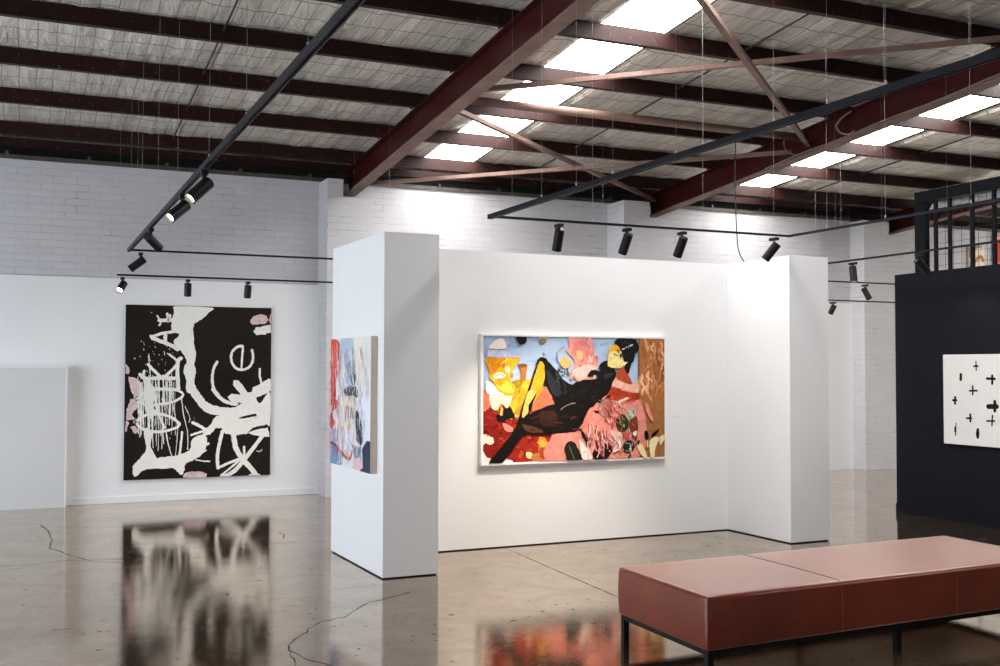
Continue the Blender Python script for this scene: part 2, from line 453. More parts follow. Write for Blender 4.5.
# bracing of the middle bay
def zbr(y, d=0): return 4.66 + SL * y - d
def brace(a, b, d, label, w=.052):
    p = (a[0], a[1], zbr(a[1], d)); q = (b[0], b[1], zbr(b[1], d)); bm = bar(bmesh.new(), p, q, w, .006)
    A, B = Vector(p), Vector(q); dd = (B - A).normalized(); s = dd.cross(Vector((0, 0, 1))).normalized()
    bar(bm, A + s * (w / 2 - .003) + Vector((0, 0, .020)), B + s * (w / 2 - .003) + Vector((0, 0, .020)), .006, .036)
    return tag(obj('roof_brace', bm, M['brace']), label, 'brace', 'diagonal roof braces')
XA, XB = 3.50, 7.62
brace((XA, 8.93), (XB, 6.0), .0, 'dusty red-brown flat roof brace rising to the upper right across the skylight strip')
brace((XA, 5.55), (XB, 9.02), .09, 'light brown diagonal brace dropping from the top edge onto the middle rafter')
brace((XA, 9.22), (XB, 12.05), .0, 'thin light brown brace running down right to the foot of the middle rafter')
brace((XA, 12.05), (XB, 9.3), .09, 'red-brown brace low against the brick wall, rising right from the foot of the left rafter')
bm = TB([(XA, 9.08, zbr(9.08) + .02), (XB, 9.08, zbr(9.08) + .02)], .042, 12)
tag(obj('roof_strut', bm, M['brace'], smooth=True), 'straight brown tube strut between the left and middle rafters where the braces meet', 'strut')

# cables on the middle rafter
def smooth_pts(pts, n=6, closed=False):
    P = [Vector(p) for p in pts]; out = []; m = len(P)
    rng = range(m) if closed else range(m - 1)
    for i in rng:
        p0 = P[(i - 1) % m] if closed or i > 0 else P[i]; p1 = P[i]; p2 = P[(i + 1) % m]
        p3 = P[(i + 2) % m] if closed or i + 2 < m else P[(i + 1) % m]
        for k in range(n):
            t = k / n
            out.append(.5 * ((2 * p1) + (-p0 + p2) * t + (2 * p0 - 5 * p1 + 4 * p2 - p3) * t * t + (-p0 + 3 * p1 - 3 * p2 + p3) * t ** 3))
    if not closed: out.append(P[-1])
    return out
def rz_(y): return 4.4785 + SL * y
xr = 7.5736
def onr(y, h, dx=-.012): return (xr + dx, y, rz_(y) + h)
tag(obj('rafter_cable', TB(smooth_pts([onr(8.30, .25), onr(8.42, .215, -.03), onr(8.49, .15, -.04), onr(8.44, .07, -.03), onr(8.33, .025, -.02), onr(8.26, .04)]), .010, 7), M['cable_grey'], smooth=True),
    'pair of grey cables looping down the side of the middle rafter', 'cable')
tag(obj('rafter_conduit', TB([onr(y, .028 + .006 * math.sin(y * 5), .01) for y in [4.2 + .1 * i for i in range(56)]], .009, 6), M['cable_grey'], smooth=True),
    'long grey cable clipped along the lower edge of the middle rafter', 'cable')
tag(obj('rafter_cable', TB(smooth_pts([onr(9.32, .27), onr(9.34, .2, -.02), onr(9.28, .10, -.02), onr(9.16, .03)]), .006, 6), M['cable_grey'], smooth=True),
    'short thin grey cable hanging on the middle rafter, left of the looped pair', 'cable')
# dangling black cable
cp = smooth_pts([(6.787, 9.16, 3.98), (6.78, 9.17, 3.4), (6.79, 9.16, 2.9), (6.80, 9.14, 2.68), (6.86, 9.12, 2.56), (6.90, 9.1, 2.50)])
tag(obj('hanging_cable', TB(cp, .006, 6), M['cable_black'], smooth=True), 'single black cable hanging loose from the roof above the partition', 'cable')

# ------------------------------------------------------------------ display partition
PT = (2.4369, 7.0262)
part = empty('display_partition', P2B(2.4369, 7.0262), DL, label='white free-standing U-shaped display partition with two projecting fins, holding the two colourful paintings', cat='partition')
W_ = lambda x: x - PT[0]
H_ = lambda y: y - PT[1]
def pbox(name, x0, x1, y0, y1, z0, z1, m, bv=0): return obj(name, BX(W_(x0), W_(x1), H_(y0), H_(y1), z0, z1), m, part, bevel=bv)
G0 = .009
pbox('left_fin', 2.4369, 2.8483, 7.0262, 8.2732, G0, 2.4, M['white_paint'], .002)
pbox('back_panel', 2.8483, 5.9997, 7.8712, 8.2732, G0, 2.4, M['white_paint'])
pbox('right_fin', 5.9997, 6.4188, 7.028, 8.2732, G0, 2.4, M['white_paint'], .002)
bm = bmesh.new()
box(bm, W_(2.4369) + .012, W_(2.8483) - .012, H_(7.0262) + .012, H_(8.26), 0, G0)
box(bm, W_(2.8483) - .012, W_(5.9997) + .012, H_(7.8712) + .012, H_(8.26), 0, G0)
box(bm, W_(5.9997) + .012, W_(6.4188) - .012, H_(7.028) + .012, H_(8.26), 0, G0)
obj('recessed_base', bm, M['gap'], part)

# ------------------------------------------------------------------ paintings
def paint_mats(cols):
    out = {}
    for c in cols:
        t = NT('paint_' + c); b = t.bsdf(Roughness=.5); v = t.coord(); b.inputs['Specular IOR Level'].default_value = .2
        cc = srgb(c); n = t.noise(v, 14, 8, .72, 1.2)
        k = .30 if sum(cc[:3]) < 1.9 else .05
        t.link(t.ramp(n, [(.3, tuple(x * (1 - k) for x in cc[:3])), (.7, tuple(min(1, x * (1 + k)) for x in cc[:3]))]), b.inputs['Base Color'])
        t.bump(n, .12, .004, b); out[c] = t.m
    return out
def ribbon2(P, w, closed):
    """outline quads of a stroke along 2-d points"""
    out = []; n = len(P); L = []; R = []
    for i, p in enumerate(P):
        q = P[(i + 1) % n] if closed else P[min(i + 1, n - 1)]; o = P[(i - 1) % n] if closed else P[max(i - 1, 0)]
        d = Vector((q[0] - o[0], q[1] - o[1])); d = d.normalized() if d.length > 1e-9 else Vector((1, 0))
        s = Vector((-d.y, d.x)) * w / 2
        L.append((p[0] + s.x, p[1] + s.y)); R.append((p[0] - s.x, p[1] - s.y))
    return L, R
def painting(name, data, base, parent, place, bounds, jit=.004, seed=1):
    """all strokes as one mesh lying on the canvas; place(a, b, h) -> local xyz; bounds in metres"""
    a0, a1, b0, b1 = bounds
    cols = sorted({e[1] for e in data}); PM = paint_mats(cols); idx = {c: i for i, c in enumerate(cols)}
    rnd = random.Random(seed); h = .0004; V = []; Fc = []; MI = []
    out = Vector(place(0, 0, 1)) - Vector(place(0, 0, 0))
    cl = lambda p: (min(max(p[0], a0), a1), min(max(p[1], b0), b1))
    def tri(i, j, k, mi):
        n = (Vector(V[j]) - Vector(V[i])).cross(Vector(V[k]) - Vector(V[i]))
        if n.length < 1e-10: return
        Fc.append((i, j, k) if n.dot(out) > 0 else (i, k, j)); MI.append(mi)
    for k, c, w, fl in data:
        pts = [(fl[i] / 1000, fl[i + 1] / 1000) for i in range(0, len(fl), 2)]; h += .00005
        mi = idx[c]
        if k in 'pq':
            if k == 'q': P = [(q.x, q.y) for q in smooth_pts([(x, y, 0) for x, y in pts], 5, True)]
            else:
                P = []
                for i, p in enumerate(pts):
                    q = pts[(i + 1) % len(pts)]
                    for t in (0, .25, .5, .75): P.append((p[0] + (q[0] - p[0]) * t, p[1] + (q[1] - p[1]) * t))
            P = [cl((x + rnd.uniform(-jit, jit), y + rnd.uniform(-jit, jit))) for x, y in P]
            base_i = len(V); V.extend(place(x, y, h) for x, y in P)
            for t in tessellate_polygon([[Vector((x, y, 0)) for x, y in P]]):
                tri(*(base_i + q for q in t), mi)
        else:
            w_ = w / 1000
            P = [(q.x, q.y) for q in smooth_pts([(x, y, 0) for x, y in pts], 6, k == 'o')]
            L, R = ribbon2(P, w_, k == 'o'); n = len(P)
            jj = lambda q: cl((q[0] + rnd.uniform(-jit, jit) * .6, q[1] + rnd.uniform(-jit, jit) * .6))
            base_i = len(V)
            for l, r_ in zip(L, R): V.append(place(*jj(l), h)); V.append(place(*jj(r_), h))
            for i in range(n if k == 'o' else n - 1):
                j = (i + 1) % n; a, b_, c_, d_ = base_i + 2 * i, base_i + 2 * i + 1, base_i + 2 * j + 1, base_i + 2 * j
                tri(a, b_, c_, mi); tri(a, c_, d_, mi)
            if k == 'l':   # rounded ends
                for (p, q, li) in ((P[0], P[1], base_i), (P[-1], P[-2], base_i + 2 * (n - 1))):
                    d = Vector((p[0] - q[0], p[1] - q[1]))
                    if d.length < 1e-9: continue
                    d = d.normalized() * w_ * .42; m_ = len(V)
                    V.append(place(*cl((p[0] + d.x, p[1] + d.y)), h)); tri(li, li + 1, m_, mi)
    me = bpy.data.meshes.new(name); me.from_pydata([tuple(v) for v in V], [], Fc)
    for c in cols: me.materials.append(PM[c])
    me.polygons.foreach_set('material_index', MI)
    o = bpy.data.objects.new(name, me); C.objects.link(o); o.parent = parent
    return o

# traced brush work: (kind, colour, stroke width mm, points mm on the canvas)
BLK = [
('p','d9bfc0',0,[-3,1493,22,1464,39,1406,23,1377,-5,1384]),
('p','d9bfc0',0,[23,1355,79,1341,141,1304,163,1208,178,1159,67,1159,45,1247]),
('p','d9bfc0',0,[80,1223,136,1201,150,1150,81,1122]),
('p','d9bfc0',0,[47,1107,123,1128,151,1092,124,1019,83,976,30,876,9,898,14,992]),
('p','d9bfc0',0,[49,962,112,896,78,887,22,893]),
('p','d9bfc0',0,[9,884,37,854,17,768,1,761]),
('p','d9bfc0',0,[51,810,99,828,141,758,100,737]),
('p','d9bfc0',0,[605,247,626,297,697,317,791,306,856,284,857,237]),
('p','d9bfc0',0,[1317,1969,1342,2023,1425,2056,1502,2042,1522,1989,1487,1950,1396,1936,1336,1935]),
('p','d9bfc0',0,[1525,1997,1555,2066,1551,1936]),
('p','f2f0ea',0,[1354,1856,1381,1902,1457,1919,1548,1936,1552,1851,1473,1827,1390,1821]),
('q','f2f0ea',0,[511,2124,895,2114,866,2065,808,2004,768,1974,708,1928,698,1838,710,1704,726,1600,715,1496,731,1407,715,1303,738,1184,637,1184,628,1318,599,1392,605,1451,626,1525,589,1607,545,1651,502,1695,494,1746,551,1814,486,1842,464,1886,470,1967,491,2057]),
('q','f2f0ea',0,[636,1235,737,1219,767,1175,811,1115,855,1070,914,1039,987,1016,1076,1007,1165,1014,1224,1051,1344,1095,1389,1109,1435,1048,1548,1169,1551,818,1513,811,1468,797,1377,783,1325,747,1287,710,1198,704,1057,720,1019,776,931,770,888,711,815,728,887,816,945,904,988,921,944,925,856,950,783,1011,724,1093,666,1175]),
('p','0a0a0a',0,[1203,892,1285,921,1391,935,1406,912,1316,891,1226,877]),
('p','0a0a0a',0,[1294,846,1361,882,1414,904,1316,860]),
('p','0a0a0a',0,[1389,1102,1434,1147,1464,1154,1457,1124,1412,1086]),
('p','241c18',0,[1332,747,1377,783,1483,804,1506,781,1529,742,1468,710,1393,718]),
('q','f2f0ea',0,[715,619,815,728,887,786,946,800,917,741,845,698,838,638,889,615,817,565,854,541,760,477,689,435,645,466]),
('q','f2f0ea',0,[104,425,200,480,298,463,410,481,552,499,680,554,693,657,794,714,852,683,853,578,782,477,682,421,632,400,618,320,583,280,540,323,504,353,426,352,328,360,216,349,161,322,127,280,92,289,80,354]),
('l','f2f0ea',14.9,[971,1173,942,1143]),
('l','f2f0ea',25.5,[592,748,579,615,566,498]),
('l','f2f0ea',32.7,[698,849,778,810,851,757]),
('l','f2f0ea',23.7,[685,709,736,727,822,750]),
('l','f2f0ea',38.6,[912,1218,942,1173,1016,1098,1090,1060,1180,1044]),
('l','f2f0ea',29.7,[960,1519,917,1422,908,1302,934,1203,979,1152]),
('l','f2f0ea',23.8,[1431,1441,1429,1362,1451,1278]),
('l','f2f0ea',77.3,[1162,1286,1223,1211,1283,1119]),
('l','f2f0ea',89.2,[1112,1119,1209,1104,1314,1095]),
('l','f2f0ea',81.8,[1224,1111,1343,1140,1494,1200,1547,1245]),
('l','f2f0ea',77.6,[1373,1195,1463,1240,1554,1300]),
('l','f2f0ea',38.6,[1027,753,992,604,971,456,980,344]),
('l','f2f0ea',28.3,[973,339,1083,385,1216,433]),
('l','f2f0ea',56.5,[1146,705,1169,570,1245,432,1321,347,1397,253]),
('l','f2f0ea',44.6,[1469,690,1364,549,1260,416,1157,300,1062,251]),
('l','f2f0ea',29.7,[1262,567,1267,476,1275,416]),
('l','f2f0ea',21.7,[1245,440,1127,346,1010,253]),
('l','f2f0ea',22.7,[1018,257,1099,251]),
('l','f2f0ea',20.8,[1322,248,1397,258,1443,241]),
('l','f2f0ea',14.2,[732,441,804,424,891,417]),
('p','f2f0ea',0,[1407,760,1529,773,1545,673,1469,675,1348,701,1302,725]),
('l','f2f0ea',8.9,[1402,518,1440,509,1463,531]),
('l','f2f0ea',28.2,[1236,1695,1173,1682,1121,1626,1110,1558,1133,1482,1190,1434,1265,1434,1322,1471,1349,1529,1351,1597,1338,1653]),
('l','f2f0ea',23.8,[1240,1695,1234,1589,1225,1445]),
('l','f2f0ea',36.9,[329,1962,407,1966,492,1968]),
('l','f2f0ea',28.3,[420,2040,428,1952,451,2026]),
('l','f2f0ea',17.8,[314,2016,350,1950,337,1906]),
('l','f2f0ea',31.2,[251,1780,352,1818,437,1834,550,1851]),
('l','f2f0ea',39.7,[261,1773,353,1737,452,1701,538,1643]),
('l','f2f0ea',38.6,[401,1833,403,1716]),
('l','f2f0ea',22.7,[247,1799,268,1758]),
('l','f2f0ea',23.8,[439,1598,497,1554,540,1517]),
('l','f2f0ea',41.6,[575,1555,540,1525,534,1421,546,1215]),
('l','f2f0ea',31.2,[223,1487,286,1421,386,1348,526,1480]),
('l','f2f0ea',38.6,[140,1380,204,1333,358,1336,514,1333]),
('l','f2f0ea',25.5,[189,1421,182,1363,212,1208]),
('l','f2f0ea',10.8,[231,1596,238,1479,252,1363]),
('o','f2f0ea',25.5,[109,1099,178,1164,289,1207,416,1218,544,1198,598,1154,545,1102,432,1062,291,1046,193,1051,109,1099]),
('o','f2f0ea',29.7,[101,863,167,917,264,948,391,940,505,889,562,829,506,786,393,759,281,758,169,793,101,863]),
('q','f2f0ea',0,[191,1252,288,1251,304,1119,277,1032,348,943,222,953,193,1091]),
('q','f2f0ea',0,[197,786,266,770,269,595,326,447,159,453,213,567]),
('l','f2f0ea',25.5,[319,1046,341,943,407,796]),
('l','f2f0ea',48.2,[232,1304,241,1158]),
('l','f2f0ea',32.4,[303,1223,529,1207]),
('l','f2f0ea',5.0,[176,1215,171,1135,162,1054]),
('l','f2f0ea',10.7,[158,1286,151,1185,147,1084]),
('l','f2f0ea',10.6,[451,1315,456,1178,459,1042]),
('l','f2f0ea',3.6,[170,1148,168,965,164,782]),
('l','f2f0ea',8.9,[474,1380,476,1248,484,1116]),
('l','f2f0ea',3.2,[301,1232,302,1133,297,1034]),
('l','f2f0ea',8.6,[381,1200,383,980,393,760]),
('l','f2f0ea',7.6,[494,1285,497,1137,506,989]),
('l','f2f0ea',3.9,[325,1134,330,1006,330,879]),
('l','f2f0ea',9.1,[329,1368,341,1136,348,903]),
('l','f2f0ea',10.2,[142,1271,148,1174,149,1078]),
('l','f2f0ea',4.2,[275,1069,274,938,270,808]),
('l','f2f0ea',3.5,[276,1323,276,1070,278,817]),
('l','f2f0ea',11.6,[339,1343,344,1269,349,1195]),
('l','f2f0ea',11.3,[256,1270,260,1203,269,1136]),
('l','f2f0ea',4.9,[266,1298,261,1138,254,977]),
('l','f2f0ea',9.4,[461,1317,458,1249,454,1180]),
('l','f2f0ea',6.3,[236,1365,244,1076,245,788]),
('l','f2f0ea',10.5,[323,1209,323,1127,315,1046]),
('l','f2f0ea',8.4,[268,1102,275,884,284,667]),
('l','f2f0ea',8.9,[242,1048,253,971,260,894]),
('l','f2f0ea',8.7,[133,1115,142,990,148,866]),
('l','f2f0ea',2.9,[322,1057,320,944,308,832]),
('l','f2f0ea',9.0,[182,1076,187,881,200,687]),
('l','f2f0ea',3.8,[488,1059,486,891,478,722]),
('l','f2f0ea',5.1,[245,1368,254,1290,259,1212]),
('l','f2f0ea',7.0,[164,1250,163,997,164,744]),
('l','f2f0ea',6.7,[339,1061,345,804,341,547]),
('l','f2f0ea',7.2,[281,1159,281,870,287,581]),
('l','f2f0ea',2.9,[204,1269,208,997,202,726]),
('l','f2f0ea',3.5,[159,1192,164,1014,171,835]),
('l','f2f0ea',3.4,[467,1302,469,1198,482,1094]),
('l','f2f0ea',6.6,[350,1108,358,907,369,707]),
('l','f2f0ea',3.5,[290,1112,291,964,299,815]),
('l','f2f0ea',8.6,[153,1283,155,993,150,702]),
('l','f2f0ea',8.4,[318,1267,319,1116,311,965]),
('l','f2f0ea',7.8,[240,1102,246,844,261,585]),
('l','f2f0ea',8.6,[233,1117,233,818,228,520]),
('l','f2f0ea',7.3,[379,1083,385,853,398,622]),
('l','f2f0ea',7.1,[279,1194,284,1004,282,814]),
('l','f2f0ea',9.2,[257,1239,254,1177,248,1115]),
('l','f2f0ea',11.8,[278,1164,278,1067,266,970]),
('l','f2f0ea',6.6,[374,1062,378,816,379,569]),
('l','f2f0ea',8.2,[254,1359,249,1267,241,1176]),
('l','f2f0ea',10.9,[413,1376,416,1256,425,1136]),
('l','f2f0ea',6.4,[242,1169,237,954,236,740]),
('l','f2f0ea',7.1,[151,1187,157,957,164,728]),
('l','f2f0ea',7.6,[467,1204,468,1051,460,898]),
('l','f2f0ea',10.3,[253,1268,250,1113,254,959]),
('l','f2f0ea',4.8,[124,1353,123,1266,130,1179]),
('l','f2f0ea',9.1,[125,1074,134,904,137,734]),
('l','f2f0ea',10.1,[279,1090,277,886,271,682]),
('l','f2f0ea',10.1,[389,1171,390,1103,396,1035]),
('l','f2f0ea',10.4,[256,1164,266,1021,271,878]),
('l','f2f0ea',3.5,[319,1170,327,981,340,791]),
('l','f2f0ea',4.0,[279,1369,280,1143,279,916]),
('l','f2f0ea',10.9,[188,1358,191,1244,184,1129]),
('l','f2f0ea',11.2,[338,1308,341,1187,349,1066]),
('l','f2f0ea',10.7,[381,1371,392,1209,401,1048]),
('l','f2f0ea',9.9,[189,1136,183,970,182,804]),
('l','f2f0ea',4.8,[245,1050,250,762,249,474]),
('l','f2f0ea',9.7,[168,1291,172,1161,185,1032]),
('l','f2f0ea',4.5,[142,1166,148,935,162,703]),
('l','f2f0ea',7.6,[433,1380,428,1179,428,978]),
('l','f2f0ea',3.5,[448,1278,456,1077,458,877]),
('l','f2f0ea',7.9,[312,1117,315,860,324,602]),
('l','f2f0ea',3.4,[426,1035,427,936,437,836]),
('l','f2f0ea',7.4,[158,1148,167,1025,175,901]),
('l','f2f0ea',9.2,[449,1214,450,1019,455,823]),
('l','f2f0ea',10.7,[307,1319,305,1172,304,1024]),
('l','f2f0ea',5.8,[401,1255,407,1019,421,784]),
('l','f2f0ea',7.8,[339,1342,342,1209,349,1076]),
('l','f2f0ea',3.0,[508,1325,512,1017,520,709]),
('l','f2f0ea',3.7,[309,1309,309,1168,316,1027]),
('l','f2f0ea',8.5,[474,1103,511,941,542,764,523,499]),
('l','f2f0ea',10.4,[580,1117,604,939,649,732,651,554]),
('l','f2f0ea',7.4,[617,1028,669,909,662,850]),
('l','f2f0ea',11.9,[421,752,451,590,488,486]),
('l','f2f0ea',7.3,[436,1314,443,1307]),
('l','f2f0ea',3.1,[480,1618,484,1604]),
('l','f2f0ea',6.2,[310,900,316,895]),
('l','f2f0ea',4.0,[404,1513,408,1497]),
('l','f2f0ea',7.4,[273,787,280,769]),
('l','f2f0ea',5.4,[332,1492,337,1483]),
('l','f2f0ea',3.4,[150,1337,153,1324]),
('l','f2f0ea',5.5,[211,1418,217,1401]),
('l','f2f0ea',3.6,[484,1206,488,1194]),
('l','f2f0ea',7.0,[416,1692,423,1679]),
('l','f2f0ea',3.1,[233,804,236,786]),
('l','f2f0ea',3.7,[547,1689,551,1675]),
('l','f2f0ea',6.0,[303,1141,309,1124]),
('l','f2f0ea',6.6,[553,1543,559,1539]),
('l','f2f0ea',4.3,[499,1326,504,1313]),
('l','f2f0ea',4.6,[529,1394,533,1388]),
('l','f2f0ea',3.0,[287,740,290,733]),
('l','f2f0ea',3.8,[198,1485,202,1479]),
('l','f2f0ea',3.3,[323,1299,326,1280]),
('l','f2f0ea',5.4,[199,1379,204,1367]),
('l','f2f0ea',3.8,[471,1093,475,1087]),
('l','f2f0ea',3.1,[404,1480,407,1476]),
('l','f2f0ea',7.6,[530,653,538,641]),
('l','f2f0ea',6.1,[552,1549,558,1544]),
('l','f2f0ea',6.1,[252,871,258,868]),
('l','f2f0ea',4.2,[287,1727,291,1713]),
('l','f2f0ea',3.6,[387,600,390,590]),
('l','f2f0ea',7.7,[225,1569,232,1558]),
('l','f2f0ea',3.1,[716,897,719,884]),
('l','f2f0ea',4.1,[315,1375,319,1362]),
('l','f2f0ea',7.5,[246,813,253,807]),
('l','f2f0ea',7.2,[294,1682,302,1665]),
('l','f2f0ea',4.0,[330,874,334,856]),
('l','f2f0ea',3.3,[237,1680,240,1673]),
('l','f2f0ea',5.0,[472,1208,477,1188]),
('l','f2f0ea',5.4,[270,1625,275,1621]),
('l','f2f0ea',3.7,[554,818,558,798]),
('l','f2f0ea',6.0,[284,1601,290,1592]),
('l','f2f0ea',5.4,[201,1022,206,1013]),
('l','f2f0ea',3.8,[176,1726,180,1716]),
('l','f2f0ea',3.1,[318,822,321,815]),
('l','f2f0ea',5.6,[391,1602,397,1583]),
('l','f2f0ea',4.7,[420,1286,424,1279]),
('l','f2f0ea',5.4,[422,1610,428,1598]),
('l','f2f0ea',5.7,[410,1006,416,990]),
('l','f2f0ea',3.3,[385,1710,388,1704]),
('l','f2f0ea',4.6,[282,651,287,641]),
('l','f2f0ea',7.1,[389,1627,396,1608]),
('l','f2f0ea',4.7,[337,1093,342,1081]),
('l','f2f0ea',5.5,[179,1713,185,1693]),
('l','f2f0ea',3.6,[318,687,322,676]),
('l','f2f0ea',5.5,[406,1698,411,1686]),
('l','f2f0ea',5.9,[394,820,400,804]),
('l','f2f0ea',5.4,[177,1654,182,1635]),
('l','f2f0ea',5.0,[252,837,257,818]),
('l','f2f0ea',5.0,[402,1424,407,1415]),
('l','f2f0ea',4.5,[481,1206,486,1200]),
('l','f2f0ea',7.5,[245,1537,253,1518]),
('l','f2f0ea',3.5,[476,886,479,874]),
('l','f2f0ea',5.2,[337,1597,342,1583]),
('l','f2f0ea',3.0,[468,589,471,572]),
('l','f2f0ea',6.1,[140,1577,146,1562]),
('l','f2f0ea',5.4,[456,691,462,676]),
('l','f2f0ea',3.3,[274,1525,277,1522]),
('l','f2f0ea',4.7,[370,1113,375,1102]),
('l','f2f0ea',7.1,[443,1657,450,1642]),
('l','f2f0ea',4.2,[411,779,415,767]),
('l','f2f0ea',5.5,[366,1540,371,1534]),
('l','f2f0ea',4.0,[426,955,430,935]),
('l','f2f0ea',4.5,[539,1554,543,1546]),
('l','f2f0ea',11.3,[83,1549,93,1546]),
('l','f2f0ea',8.5,[251,2048,259,2045]),
('l','f2f0ea',8.5,[150,1735,157,1730]),
]
